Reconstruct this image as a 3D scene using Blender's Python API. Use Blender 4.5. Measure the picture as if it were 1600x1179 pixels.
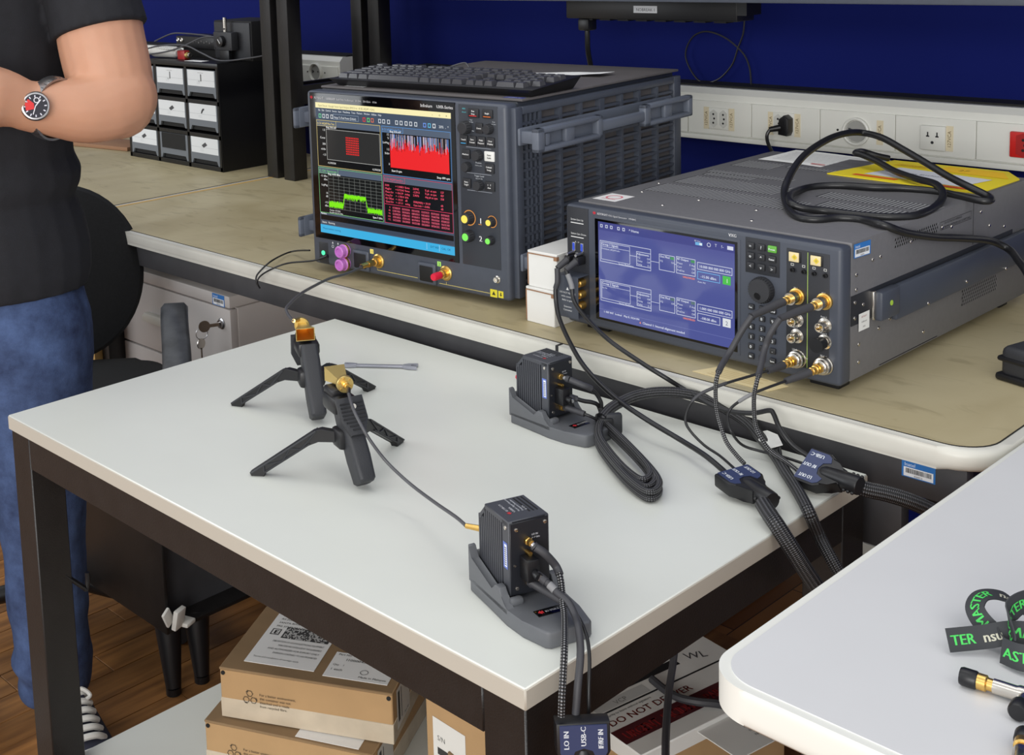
import bpy, bmesh, math, random
from mathutils import Vector, Matrix
random.seed(7)
for o in list(bpy.data.objects): bpy.data.objects.remove(o)
SC = bpy.context.scene
COL = SC.collection
PI = math.pi
R = math.radians

# ------------------------------------------------------------------ camera, world, light, exposure
cd = bpy.data.cameras.new('camera'); cam = bpy.data.objects.new('camera', cd); COL.objects.link(cam)
cd.sensor_fit = 'HORIZONTAL'; cd.sensor_width = 36.0; cd.lens = 2006.44 / 1600 * 36
cd.shift_x = (800 - 573.84) / 1600; cd.shift_y = (181.78 - 589.5) / 1600
cd.clip_start = .05; cd.clip_end = 60
YAW, PIT, ROL = R(48.15168), R(7.7714), R(-2.2528)
fw = Vector((-math.sin(YAW)*math.cos(PIT), math.cos(YAW)*math.cos(PIT), -math.sin(PIT)))
rt = Vector((math.cos(YAW), math.sin(YAW), 0)); up = rt.cross(fw)
r2 = rt*math.cos(ROL) + up*math.sin(ROL); u2 = -rt*math.sin(ROL) + up*math.cos(ROL)
mw = Matrix((r2, u2, -fw)).transposed().to_4x4(); mw.translation = Vector((.208, -1.3866, 1.3312))
cam.matrix_world = mw
SC.camera = cam
vs = SC.view_settings
vs.view_transform = 'Standard'; vs.look = 'None'; vs.gamma = 1.0; vs.use_curve_mapping = False
vs.exposure = 0.0
W = bpy.data.worlds.new('world'); SC.world = W; W.use_nodes = True
bgn = W.node_tree.nodes['Background']; bgn.inputs[0].default_value = (.94, .97, 1, 1); bgn.inputs[1].default_value = .85
def area(name, loc, size, power, col=(1, .97, .93), rot=(0, 0, 0)):
    l = bpy.data.lights.new(name, 'AREA'); l.shape = 'RECTANGLE'; l.size, l.size_y = size
    l.energy = power; l.color = col
    o = bpy.data.objects.new(name, l); COL.objects.link(o); o.location = loc; o.rotation_euler = rot
    return o
# assumed fluorescent ceiling fixtures, out of view, added for overhead light
area('assumed_ceiling_light', (-1.2, -.25, 2.9), (2.4, .3), 8)
area('assumed_ceiling_light.001', (-1.2, -2.3, 2.9), (2.4, .3), 10)
area('assumed_ceiling_light.002', (1.8, -1.2, 2.9), (2.4, .3), 10)
# fill lights added to brighten upright faces; windows behind and left of camera assumed
area('assumed_window_fill', (-3.9, -2.6, 1.7), (2.2, 1.3), 36, (.9, .95, 1), (R(80), 0, R(-55)))
area('assumed_window_fill.001', (1.6, -4.6, 1.8), (3.4, 1.6), 150, (1, .98, .95), (R(84), 0, R(24)))  # added frontal fill from behind the camera; its window is assumed, none is built

# ------------------------------------------------------------------ colours and materials
def lin(c):
    if isinstance(c, (int, float)): c = (c, c, c)
    return tuple(((x/255)/12.92 if x/255 <= .04045 else ((x/255+.055)/1.055)**2.4) for x in c)
MT = {}
def mat(name, col, rough=.5, metal=0., var=0., vs=40., bump=0., bs=200., spec=.5, emit=None, es=1., coat=0., trans=0., sss=0.):
    if name in MT: return MT[name]
    m = bpy.data.materials.new(name); m.use_nodes = True; nt = m.node_tree; n = nt.nodes; b = n['Principled BSDF']
    c = lin(col)
    b.inputs['Base Color'].default_value = (*c, 1); b.inputs['Roughness'].default_value = rough
    b.inputs['Metallic'].default_value = metal; b.inputs['Specular IOR Level'].default_value = spec
    b.inputs['Coat Weight'].default_value = coat
    b.inputs['Transmission Weight'].default_value = trans
    b.inputs['Subsurface Weight'].default_value = sss
    if sss: b.inputs['Subsurface Radius'].default_value = (.02, .008, .004)
    tc = n.new('ShaderNodeTexCoord')
    if var:
        t = n.new('ShaderNodeTexNoise'); t.inputs['Scale'].default_value = vs; t.inputs['Detail'].default_value = 5
        nt.links.new(tc.outputs['Object'], t.inputs['Vector'])
        r = n.new('ShaderNodeValToRGB')
        r.color_ramp.elements[0].position = .3; r.color_ramp.elements[1].position = .7
        r.color_ramp.elements[0].color = (*[x*(1-var) for x in c], 1); r.color_ramp.elements[1].color = (*[min(1, x*(1+var)) for x in c], 1)
        nt.links.new(t.outputs['Fac'], r.inputs['Fac']); nt.links.new(r.outputs['Color'], b.inputs['Base Color'])
    if bump:
        t = n.new('ShaderNodeTexNoise'); t.inputs['Scale'].default_value = bs; t.inputs['Detail'].default_value = 3
        nt.links.new(tc.outputs['Object'], t.inputs['Vector'])
        bp = n.new('ShaderNodeBump'); bp.inputs['Strength'].default_value = bump; bp.inputs['Distance'].default_value = .002
        nt.links.new(t.outputs['Fac'], bp.inputs['Height']); nt.links.new(bp.outputs['Normal'], b.inputs['Normal'])
    if emit:
        b.inputs['Emission Color'].default_value = (*lin(emit), 1); b.inputs['Emission Strength'].default_value = es
    MT[name] = m; return m

def mat_attr(name, emit=0., rough=.6):
    m = bpy.data.materials.new(name); m.use_nodes = True; nt = m.node_tree; b = nt.nodes['Principled BSDF']
    a = nt.nodes.new('ShaderNodeAttribute'); a.attribute_name = 'Col'
    b.inputs['Roughness'].default_value = rough
    if emit:
        b.inputs['Base Color'].default_value = (.004, .004, .004, 1)
        nt.links.new(a.outputs['Color'], b.inputs['Emission Color']); b.inputs['Emission Strength'].default_value = emit
    else: nt.links.new(a.outputs['Color'], b.inputs['Base Color'])
    MT[name] = m; return m
mat_attr('print'); mat_attr('screen', 1.0, .12); mat_attr('screen_dim', .85, .08)

def mat_wood(name, c1, c2, axis=1, rough=.35, scale=6):
    m = bpy.data.materials.new(name); m.use_nodes = True; nt = m.node_tree; n = nt.nodes; b = n['Principled BSDF']
    tc = n.new('ShaderNodeTexCoord'); mp = n.new('ShaderNodeMapping'); oi = n.new('ShaderNodeObjectInfo')
    sc = [scale*5]*3; sc[axis] = scale*.5; mp.inputs['Scale'].default_value = sc
    nt.links.new(tc.outputs['Object'], mp.inputs['Vector'])
    ad = n.new('ShaderNodeVectorMath'); ad.operation = 'ADD'
    ml = n.new('ShaderNodeMath'); ml.operation = 'MULTIPLY'; ml.inputs[1].default_value = 37
    nt.links.new(oi.outputs['Random'], ml.inputs[0])
    nt.links.new(mp.outputs[0], ad.inputs[0]); nt.links.new(ml.outputs[0], ad.inputs[1])
    t = n.new('ShaderNodeTexNoise'); t.inputs['Scale'].default_value = 2.2; t.inputs['Detail'].default_value = 8
    nt.links.new(ad.outputs[0], t.inputs['Vector'])
    r = n.new('ShaderNodeValToRGB'); r.color_ramp.elements[0].color = (*lin(c1), 1); r.color_ramp.elements[1].color = (*lin(c2), 1)
    r.color_ramp.elements[0].position = .28; r.color_ramp.elements[1].position = .72
    nt.links.new(t.outputs['Fac'], r.inputs['Fac'])
    hs = n.new('ShaderNodeHueSaturation')
    mr = n.new('ShaderNodeMapRange'); mr.inputs['To Min'].default_value = .72; mr.inputs['To Max'].default_value = 1.15
    nt.links.new(oi.outputs['Random'], mr.inputs['Value']); nt.links.new(mr.outputs[0], hs.inputs['Value'])
    nt.links.new(r.outputs['Color'], hs.inputs['Color']); nt.links.new(hs.outputs['Color'], b.inputs['Base Color'])
    b.inputs['Roughness'].default_value = rough
    MT[name] = m; return m

def mat_braid(name, c1, c2, ku=6, kv=500.):
    # woven sleeve: two crossing diagonal waves in the tube's own UV (u around, v metres along)
    m = bpy.data.materials.new(name); m.use_nodes = True; nt = m.node_tree; n = nt.nodes; b = n['Principled BSDF']
    uv = n.new('ShaderNodeUVMap'); uv.uv_map = ''
    sp = n.new('ShaderNodeSeparateXYZ'); nt.links.new(uv.outputs[0], sp.inputs[0])
    def math_(op, a, bb):
        k = n.new('ShaderNodeMath'); k.operation = op
        for i, x in enumerate((a, bb)):
            if x is None: continue
            if isinstance(x, (int, float)): k.inputs[i].default_value = x
            else: nt.links.new(x, k.inputs[i])
        return k.outputs[0]
    a = math_('MULTIPLY', sp.outputs[0], ku*2*PI); v = math_('MULTIPLY', sp.outputs[1], kv*2*PI*.5)
    s1 = math_('SINE', math_('ADD', a, v), None); s2 = math_('SINE', math_('SUBTRACT', a, v), None)
    pr = math_('MULTIPLY', s1, s2)
    r = n.new('ShaderNodeValToRGB'); r.color_ramp.elements[0].position = .1; r.color_ramp.elements[1].position = .8
    r.color_ramp.elements[0].color = (*lin(c1), 1); r.color_ramp.elements[1].color = (*lin(c2), 1)
    nt.links.new(pr, r.inputs['Fac']); nt.links.new(r.outputs['Color'], b.inputs['Base Color'])
    bp = n.new('ShaderNodeBump'); bp.inputs['Strength'].default_value = .6; bp.inputs['Distance'].default_value = .001
    nt.links.new(pr, bp.inputs['Height']); nt.links.new(bp.outputs['Normal'], b.inputs['Normal'])
    b.inputs['Roughness'].default_value = .42
    MT[name] = m; return m

# ------------------------------------------------------------------ mesh helpers
I4 = Matrix.Identity(4)
def T(x, y=0, z=0): return Matrix.Translation((x, y, z) if not hasattr(x, '__len__') else x)
def RX(a): return Matrix.Rotation(R(a), 4, 'X')
def RY(a): return Matrix.Rotation(R(a), 4, 'Y')
def RZ(a): return Matrix.Rotation(R(a), 4, 'Z')
def B(): return bmesh.new()
def box(bm, x0, x1, y0, y1, z0, z1, bev=0., seg=2, m=I4):
    r = bmesh.ops.create_cube(bm, size=1)
    vv = r['verts']
    for v in vv: v.co = Vector(((x0+x1)/2+v.co.x*(x1-x0), (y0+y1)/2+v.co.y*(y1-y0), (z0+z1)/2+v.co.z*(z1-z0)))
    if bev:
        es = list({e for v in vv for e in v.link_edges})
        g = bmesh.ops.bevel(bm, geom=es, offset=bev, segments=seg, profile=.5, affect='EDGES', clamp_overlap=True)
        vv = list({v for f in g['faces'] for v in f.verts} | {v for v in vv if v.is_valid})
    if m is not I4: bmesh.ops.transform(bm, matrix=m, verts=vv)
    return bm
def axis_m(p0, p1):
    d = Vector(p1) - Vector(p0); q = d.to_track_quat('Z', 'Y')
    return T(Vector(p0)) @ q.to_matrix().to_4x4(), d.length
def cyl(bm, p0, p1, r0, r1=None, n=16, m=I4):
    a, L = axis_m(p0, p1)
    bmesh.ops.create_cone(bm, cap_ends=True, segments=n, radius1=r0, radius2=r0 if r1 is None else r1, depth=L, matrix=m @ a @ T(0, 0, L/2))
    return bm
def lathe(bm, prof, n=20, m=I4):
    rings = []
    for r, z in prof:
        if r < 1e-6: rings.append([bm.verts.new(m @ Vector((0, 0, z)))])
        else: rings.append([bm.verts.new(m @ Vector((r*math.cos(2*PI*k/n), r*math.sin(2*PI*k/n), z))) for k in range(n)])
    for a, b in zip(rings, rings[1:]):
        for k in range(n):
            k2 = (k+1) % n
            if len(a) == 1 and len(b) == 1: continue
            if len(a) == 1: bm.faces.new((a[0], b[k2], b[k])) if False else bm.faces.new((a[0], b[k], b[k2]))
            elif len(b) == 1: bm.faces.new((a[k], a[k2], b[0]))
            else: bm.faces.new((a[k], a[k2], b[k2], b[k]))
    if len(rings[0]) > 1: bm.faces.new(rings[0][::-1])
    if len(rings[-1]) > 1: bm.faces.new(rings[-1])
    return bm
def lathe_ax(bm, p0, p1, prof, n=18):
    a, L = axis_m(p0, p1); return lathe(bm, prof, n, a)
def prism(bm, poly, h0, h1, m=I4, bev=0., seg=2):
    # poly in local XY, extruded along local Z
    a = [bm.verts.new(m @ Vector((x, y, h0))) for x, y in poly]; b = [bm.verts.new(m @ Vector((x, y, h1))) for x, y in poly]
    n = len(poly); fs = [bm.faces.new(a[::-1]), bm.faces.new(b)]
    for k in range(n): fs.append(bm.faces.new((a[k], a[(k+1) % n], b[(k+1) % n], b[k])))
    if bev:
        es = list({e for f in fs[:2] for e in f.edges})
        bmesh.ops.bevel(bm, geom=es, offset=bev, segments=seg, profile=.5, affect='EDGES', clamp_overlap=True)
    return bm
XZ = Matrix(((1, 0, 0, 0), (0, 0, -1, 0), (0, 1, 0, 0), (0, 0, 0, 1)))    # poly (x,z); extrusion +h -> -y
YZ = Matrix(((0, 0, 1, 0), (1, 0, 0, 0), (0, 1, 0, 0), (0, 0, 0, 1)))     # poly (y,z); extrusion +h -> +x
def catmull(pts, sub=6, closed=False):
    P = [Vector(p) for p in pts]; n = len(P); out = []
    rng = range(n) if closed else range(n-1)
    for i in rng:
        if closed: a, b, c, d = P[i-1], P[i], P[(i+1) % n], P[(i+2) % n]
        else: a, b, c, d = P[max(i-1, 0)], P[i], P[i+1], P[min(i+2, n-1)]
        for k in range(sub):
            t = k/sub
            out.append(.5*((2*b)+(c-a)*t+(2*a-5*b+4*c-d)*t*t+(3*b-a-3*c+d)*t**3))
    if not closed: out.append(P[-1].copy())
    return out
def frames(P, closed=False):
    n = len(P); tn = []
    for i in range(n):
        a = P[i-1] if (i > 0 or closed) else P[0]; b = P[(i+1) % n] if (i < n-1 or closed) else P[-1]
        d = b-a; tn.append(d.normalized() if d.length > 1e-9 else Vector((0, 0, 1)))
    u = tn[0].orthogonal().normalized(); us = []
    for t in tn:
        u = (u - t*u.dot(t)); u = u.normalized() if u.length > 1e-6 else t.orthogonal().normalized(); us.append(u.copy())
    return tn, us
def sweep(bm, pts, rad, n=8, closed=False, sub=6, smooth_path=True, uv=False, squash=None):
    P = catmull(pts, sub, closed) if smooth_path else [Vector(p) for p in pts]
    if isinstance(rad, (list, tuple)):
        m_ = len(rad); rr = []
        for i in range(len(P)):
            f = i/(len(P)-1)*(m_-1); k = min(int(f), m_-2); rr.append(rad[k]+(rad[k+1]-rad[k])*(f-k))
    else: rr = [rad]*len(P)
    tn, us = frames(P, closed); rings = []; vl = [0.]
    for i in range(1, len(P)): vl.append(vl[-1]+(P[i]-P[i-1]).length)
    for p, t, u, r_ in zip(P, tn, us, rr):
        w = t.cross(u)
        rings.append([bm.verts.new(p+u*(r_*math.cos(2*PI*k/n))+w*(r_*math.sin(2*PI*k/n))) for k in range(n)])
    lay = bm.loops.layers.uv.verify() if uv else None
    m_ = len(rings)
    for i in range(m_ if closed else m_-1):
        a, b = rings[i], rings[(i+1) % m_]
        for k in range(n):
            f = bm.faces.new((a[k], a[(k+1) % n], b[(k+1) % n], b[k]))
            if uv:
                v0 = vl[i]; v1 = vl[i+1] if i+1 < m_ else vl[i]+.003
                for lp, c in zip(f.loops, ((k/n, v0), ((k+1)/n, v0), ((k+1)/n, v1), (k/n, v1))): lp[lay].uv = c
    if not closed: bm.faces.new(rings[0][::-1]); bm.faces.new(rings[-1])
    return bm
def loft(bm, rings):
    # rings: (center, vec1, vec2); closed with caps
    n = 24; rr = []
    for c, a, b in rings:
        c, a, b = Vector(c), Vector(a), Vector(b)
        rr.append([bm.verts.new(c+a*math.cos(2*PI*k/n)+b*math.sin(2*PI*k/n)) for k in range(n)])
    for x, y in zip(rr, rr[1:]):
        for k in range(n): bm.faces.new((x[k], x[(k+1) % n], y[(k+1) % n], y[k]))
    bm.faces.new(rr[0][::-1]); bm.faces.new(rr[-1]); return bm
def ball(bm, c, r, sx=1, sy=1, sz=1, m=I4):
    bmesh.ops.create_uvsphere(bm, u_segments=16, v_segments=10, radius=r, matrix=m @ T(c) @ Matrix.Diagonal((sx, sy, sz, 1)))
    return bm
def grid_sheet(bm, nx, ny, fn):
    g = [[bm.verts.new(fn(i/nx, j/ny)) for j in range(ny+1)] for i in range(nx+1)]
    for i in range(nx):
        for j in range(ny): bm.faces.new((g[i][j], g[i+1][j], g[i+1][j+1], g[i][j+1]))
    return bm

def link(name, data, parent=None, mt=None):
    o = bpy.data.objects.new(name, data); COL.objects.link(o)
    if parent is not None: o.parent = parent
    return o
def finish(bm, name, mt, smooth=40):
    bmesh.ops.recalc_face_normals(bm, faces=bm.faces)
    me = bpy.data.meshes.new(name); bm.to_mesh(me); bm.free()
    me.materials.append(MT[mt] if isinstance(mt, str) else mt)
    if smooth:
        me.polygons.foreach_set('use_smooth', [True]*len(me.polygons)); me.set_sharp_from_angle(angle=R(smooth))
    return me
def obj(name, bm, mt, parent=None, smooth=40): return link(name, finish(bm, name, mt, smooth), parent)
def inst(name, me, parent=None, loc=(0, 0, 0), rot=(0, 0, 0)):
    o = link(name, me, parent); o.location = loc; o.rotation_euler = rot; return o
def tag(o, label, cat, group=None, kind=None):
    if label: o['label'] = label
    if cat: o['category'] = cat
    if group: o['group'] = group
    if kind: o['kind'] = kind
    return o
def struct(o): o['kind'] = 'structure'; return o
def thing(name, label, cat, loc=(0, 0, 0), yaw=0., group=None):
    o = bpy.data.objects.new(name, None); COL.objects.link(o); o.empty_display_size = .05
    o.location = loc; o.rotation_euler = (0, 0, yaw); return tag(o, label, cat, group)
def copy_tree(o, parent=None):
    c = o.copy(); COL.objects.link(c)
    if parent is not None: c.parent = parent
    for ch in list(o.children): copy_tree(ch, c)
    return c

# ------------------------------------------------------------------ flat print (lettering, labels, screens)
_TX = {}
def text_geo(s):
    if s in _TX: return _TX[s]
    cu = bpy.data.curves.new('t', 'FONT'); cu.body = s; cu.size = 1.0; cu.resolution_u = 2
    o = bpy.data.objects.new('t', cu); COL.objects.link(o)
    dg = bpy.context.evaluated_depsgraph_get(); dg.update()
    me = bpy.data.meshes.new_from_object(o.evaluated_get(dg))
    vv = [(v.co.x, v.co.y) for v in me.vertices]; ff = [tuple(p.vertices) for p in me.polygons]
    bpy.data.objects.remove(o); bpy.data.curves.remove(cu); bpy.data.meshes.remove(me)
    w = max([v[0] for v in vv], default=0); _TX[s] = (vv, ff, w); return _TX[s]
class Prt:
    def __init__(s): s.v = []; s.f = []; s.c = []
    def poly(s, pts, col, L=0):
        k = len(s.v); s.v += [(x, y, L) for x, y in pts]; s.f.append(tuple(range(k, k+len(pts)))); s.c.append(lin(col))
    def rect(s, x0, y0, x1, y1, col, L=0): s.poly([(x0, y0), (x1, y0), (x1, y1), (x0, y1)], col, L)
    def frame(s, x0, y0, x1, y1, w, col, L=1):
        s.rect(x0, y0, x1, y0+w, col, L); s.rect(x0, y1-w, x1, y1, col, L); s.rect(x0, y0+w, x0+w, y1-w, col, L); s.rect(x1-w, y0+w, x1, y1-w, col, L)
    def line(s, a, b, w, col, L=1):
        dx, dy = b[0]-a[0], b[1]-a[1]; l = math.hypot(dx, dy) or 1; nx, ny = -dy/l*w/2, dx/l*w/2
        s.poly([(a[0]-nx, a[1]-ny), (b[0]-nx, b[1]-ny), (b[0]+nx, b[1]+ny), (a[0]+nx, a[1]+ny)], col, L)
    def circ(s, x, y, r, col, L=1, n=16, r2=None):
        if r2:
            for k in range(n):
                a, b = 2*PI*k/n, 2*PI*(k+1)/n
                s.poly([(x+r*math.cos(a), y+r*math.sin(a)), (x+r*math.cos(b), y+r*math.sin(b)), (x+r2*math.cos(b), y+r2*math.sin(b)), (x+r2*math.cos(a), y+r2*math.sin(a))], col, L)
        else: s.poly([(x+r*math.cos(2*PI*k/n), y+r*math.sin(2*PI*k/n)) for k in range(n)], col, L)
    def text(s, x, y, t, size, col, L=2, al='l', width=None, rot=0, bold=0):
        vv, ff, w = text_geo(t); sx = size
        if width and w: sx = width/w
        ox = {'l': 0, 'c': -w*sx/2, 'r': -w*sx}[al]; ca, sa = math.cos(R(rot)), math.sin(R(rot))
        for dx in ([0, bold] if bold else [0]):
            k = len(s.v)
            for a, b in vv:
                X, Y = ox+a*sx+dx, b*size; s.v.append((x+X*ca-Y*sa, y+X*sa+Y*ca, L))
            for f in ff: s.f.append(tuple(i+k for i in f)); s.c.append(lin(col))
    def build(s, name, parent, o, u=(1, 0, 0), v=(0, 0, 1), mt='print', base=.0003, step=.00012, fn=None):
        o, u, v = Vector(o), Vector(u).normalized(), Vector(v).normalized(); n = u.cross(v)
        if fn: vv = [fn(x, y, base+step*l) for x, y, l in s.v]
        else: vv = [o+u*x+v*y+n*(base+step*l) for x, y, l in s.v]
        me = bpy.data.meshes.new(name); me.from_pydata([tuple(q) for q in vv], [], s.f)
        at = me.color_attributes.new('Col', 'FLOAT_COLOR', 'CORNER'); i = 0; buf = []
        for f, c in zip(s.f, s.c): buf += [x for _ in f for x in (*c, 1.)]
        at.data.foreach_set('color', buf)
        me.materials.append(MT[mt]); return link(name, me, parent)
# ------------------------------------------------------------------ material palette
mat('white_top', (219, 221, 214), .3, var=.02, vs=6, spec=.5)
mat('white_edge', (182, 176, 164), .5)
mat('black_steel', (24, 22, 22), .42, var=.25, vs=30, bump=.15, bs=500)
mat('dark_apron', (62, 62, 65), .5, var=.15, vs=20)
mat('grey_trim', (205, 203, 194), .4, var=.05, vs=15)
mat('groove', (22, 20, 18), .8)
mat('navy_wall', (11, 23, 94), .8, var=.05, vs=3, spec=.15)
mat('trunk_white', (230, 230, 223), .42, var=.02, vs=10)
mat('tape', (226, 214, 184), .6)
mat('scope_grey', (72, 77, 88), .42, var=.05, vs=60)
mat('handle_grey', (98, 104, 116), .4)
mat('scope_dark', (50, 54, 62), .45)
mat('scope_top', (92, 88, 88), .55, var=.06, vs=40)
mat('black_plastic', (20, 20, 23), .4)
mat('black_soft', (44, 45, 49), .5, bump=.2, bs=900)
mat('black_matte', (14, 14, 15), .7)
mat('glass_black', (5, 5, 7), .08)
mat('vxg_metal', (116, 115, 117), .5, .3, var=.04, vs=150)
mat('vxg_bezel', (66, 71, 82), .42)
mat('vxg_panel', (36, 38, 44), .5)
mat('key_dark', (38, 39, 43), .5)
mat('key_white', (230, 230, 226), .4)
mat('key_green', (96, 168, 62), .4)
mat('gold', (232, 192, 112), .3, 1.)
mat('gold_pale', (226, 200, 128), .42, 1.)
mat('copper_gold', (246, 200, 112), .38, 1.)
mat('nickel', (214, 208, 198), .22, 1.)
mat('steel', (178, 178, 180), .3, 1.)
mat('purple', (196, 120, 200), .35, emit=None)
mat('red_cap', (222, 34, 62), .35)
mat('red_outlet', (210, 38, 34), .4)
mat('yellow', (238, 216, 40), .5)
mat('cable_black', (26, 26, 28), .38)
mat('cable_grey', (76, 76, 80), .42)
mat('cable_sleeve', (58, 58, 62), .55)
mat('sleeve_white', (226, 226, 222), .6)
mat('card', (176, 142, 100), .8, var=.06, vs=14, bump=.1, bs=150)
mat('card_dark', (138, 112, 80), .85, var=.1, vs=14)
mat('card_white', (224, 223, 219), .7, var=.02, vs=20)
mat('card_edge', (150, 112, 84), .85)
mat('packing_tape', (196, 182, 160), .25, var=.1, vs=25)
mat('paper', (236, 236, 234), .7)
mat('paper_cream', (226, 208, 160), .7, var=.04, vs=30)
mat('skin', (196, 146, 118), .5, var=.05, vs=18, bump=.06, bs=300, sss=.12)
mat('shirt', (24, 25, 31), .85, var=.12, vs=60, bump=.25, bs=700)
mat('shoe_cloth', (44, 46, 62), .85)
mat('rubber_white', (222, 220, 214), .6)
mat('hair', (32, 24, 20), .6)
mat('chair_fabric', (22, 23, 25), .9, var=.2, vs=200, bump=.3, bs=1500)
mat('arm_pad', (64, 66, 70), .38, var=.35, vs=30, bump=.2, bs=120)
mat('pedestal', (196, 190, 186), .5, var=.03, vs=12)
mat('organizer_black', (16, 16, 18), .35)
mat('drawer_grey', (112, 117, 124), .45)
mat('yoke_blue', (46, 56, 92), .45)
mat('ext_body', (66, 68, 74), .45)
mat('ext_panel', (28, 30, 36), .4)
mat('ext_base', (92, 94, 98), .5, var=.04, vs=80)
mat('bubble', (214, 212, 206), .3)
mat('wood_strip', (206, 170, 106), .5)
mat('lanyard', (48, 50, 54), .7)
mat('led_green', (90, 220, 170), .4, emit=(60, 220, 150), es=.8)
mat('red_plastic', (170, 36, 34), .4)
mat_wood('floor_plank', (112, 72, 36), (176, 122, 66), 1, .55, 5)
def mat_parquet():
    m = bpy.data.materials.new('floor_base'); m.use_nodes = True; nt = m.node_tree; n = nt.nodes; b = n['Principled BSDF']
    tc = n.new('ShaderNodeTexCoord'); mp = n.new('ShaderNodeMapping'); mp.inputs['Rotation'].default_value = (0, 0, R(90))
    br = n.new('ShaderNodeTexBrick'); br.inputs['Scale'].default_value = 1; br.inputs['Brick Width'].default_value = .43; br.inputs['Row Height'].default_value = .071; br.inputs['Mortar Size'].default_value = .0012
    br.inputs['Color1'].default_value = (*lin((118, 76, 38)), 1); br.inputs['Color2'].default_value = (*lin((166, 114, 62)), 1); br.inputs['Mortar'].default_value = (*lin((40, 26, 14)), 1)
    nt.links.new(tc.outputs['Object'], mp.inputs[0]); nt.links.new(mp.outputs[0], br.inputs['Vector']); nt.links.new(br.outputs['Color'], b.inputs['Base Color'])
    b.inputs['Roughness'].default_value = .55; MT['floor_base'] = m
mat_parquet()
mat_braid('braid', (16, 16, 18), (96, 96, 100), 6, 520)
mat_braid('braid_fine', (20, 20, 22), (150, 150, 152), 3, 380)
mat_braid('braid_coil', (18, 18, 20), (110, 110, 114), 5, 600)

def mat_bench():
    m = bpy.data.materials.new('bench_laminate'); m.use_nodes = True; nt = m.node_tree; n = nt.nodes; b = n['Principled BSDF']
    tc = n.new('ShaderNodeTexCoord')
    def noise(scale, det, dist=0., sc=(1, 1, 1)):
        mp = n.new('ShaderNodeMapping'); mp.inputs['Scale'].default_value = sc
        t = n.new('ShaderNodeTexNoise'); t.inputs['Scale'].default_value = scale; t.inputs['Detail'].default_value = det; t.inputs['Distortion'].default_value = dist
        nt.links.new(tc.outputs['Object'], mp.inputs[0]); nt.links.new(mp.outputs[0], t.inputs['Vector']); return t.outputs['Fac']
    def ramp(f, a, b_, p0=.3, p1=.7):
        r = n.new('ShaderNodeValToRGB'); r.color_ramp.elements[0].color = (*lin(a), 1); r.color_ramp.elements[1].color = (*lin(b_), 1)
        r.color_ramp.elements[0].position = p0; r.color_ramp.elements[1].position = p1; nt.links.new(f, r.inputs['Fac']); return r.outputs['Color']
    base = ramp(noise(5, 8, .6, (1, .7, 1)), (166, 152, 116), (192, 180, 146))
    st = ramp(noise(16, 6, 1.5, (.5, 1.6, 1)), (120, 108, 80), (255, 255, 255), .33, .44)
    sp = ramp(noise(42, 3, .2), (255, 255, 255), (214, 206, 186), .68, .76)
    def mix(a, b_, f, mode):
        k = n.new('ShaderNodeMix'); k.data_type = 'RGBA'; k.blend_type = mode; k.inputs[0].default_value = f
        nt.links.new(a, k.inputs[6]); nt.links.new(b_, k.inputs[7]); return k.outputs[2]
    c = mix(base, st, .22, 'MULTIPLY'); c = mix(c, sp, .25, 'MULTIPLY')
    nt.links.new(c, b.inputs['Base Color'])
    r = n.new('ShaderNodeMapRange'); r.inputs['To Min'].default_value = .3; r.inputs['To Max'].default_value = .6
    nt.links.new(noise(9, 4), r.inputs['Value']); nt.links.new(r.outputs[0], b.inputs['Roughness'])
    MT['bench_laminate'] = m
mat_bench()

def mat_jeans():
    m = bpy.data.materials.new('denim'); m.use_nodes = True; nt = m.node_tree; n = nt.nodes; b = n['Principled BSDF']
    tc = n.new('ShaderNodeTexCoord')
    t = n.new('ShaderNodeTexNoise'); t.inputs['Scale'].default_value = 9; t.inputs['Detail'].default_value = 9; t.inputs['Roughness'].default_value = .7
    nt.links.new(tc.outputs['Object'], t.inputs['Vector'])
    r = n.new('ShaderNodeValToRGB'); r.color_ramp.elements[0].color = (*lin((28, 40, 72)), 1); r.color_ramp.elements[1].color = (*lin((78, 100, 144)), 1)
    r.color_ramp.elements[0].position = .35; r.color_ramp.elements[1].position = .7
    nt.links.new(t.outputs['Fac'], r.inputs['Fac']); nt.links.new(r.outputs['Color'], b.inputs['Base Color'])
    t2 = n.new('ShaderNodeTexNoise'); t2.inputs['Scale'].default_value = 500
    nt.links.new(tc.outputs['Object'], t2.inputs['Vector'])
    bp = n.new('ShaderNodeBump'); bp.inputs['Strength'].default_value = .25; bp.inputs['Distance'].default_value = .002
    nt.links.new(t2.outputs['Fac'], bp.inputs['Height']); nt.links.new(bp.outputs['Normal'], b.inputs['Normal'])
    b.inputs['Roughness'].default_value = .9; MT['denim'] = m
mat_jeans()

ZB = .75; ZT = .696          # bench and table heights
# ------------------------------------------------------------------ the room
fl = struct(obj('floor', box(B(), -5.5, 4.5, -5, 1.1, -.06, -.004), 'floor_base', smooth=0))
pw, pl = .071, .43
pm = [finish(box(B(), -pw/2+.0008, pw/2-.0008, -pl/2+.0008, pl/2-.0008, -.004, 0., .0005, 1), 'plank', 'floor_plank', 30)]
k = 0
for i in range(34):
    x = -2.62+i*pw
    for j in range(4):
        y = -.95+((i*.37) % 1)*pl+j*pl
        o = inst('plank', pm[0], fl, (x, y, 0)); k += 1
wall = struct(obj('wall_back', box(B(), -5.5, 4.5, 1.0, 1.1, 0, 3.0), 'navy_wall', smooth=0))
mat('pale_wall', (206, 204, 198), .8)
wl = struct(obj('wall_left', box(B(), -5.6, -5.5, -5, 1.1, 0, 3.0), 'pale_wall', smooth=0))
bb = struct(obj('baseboard_back', box(B(), -5.5, 4.5, .985, 1.0, 0, .08, .003), 'grey_trim'))

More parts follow.
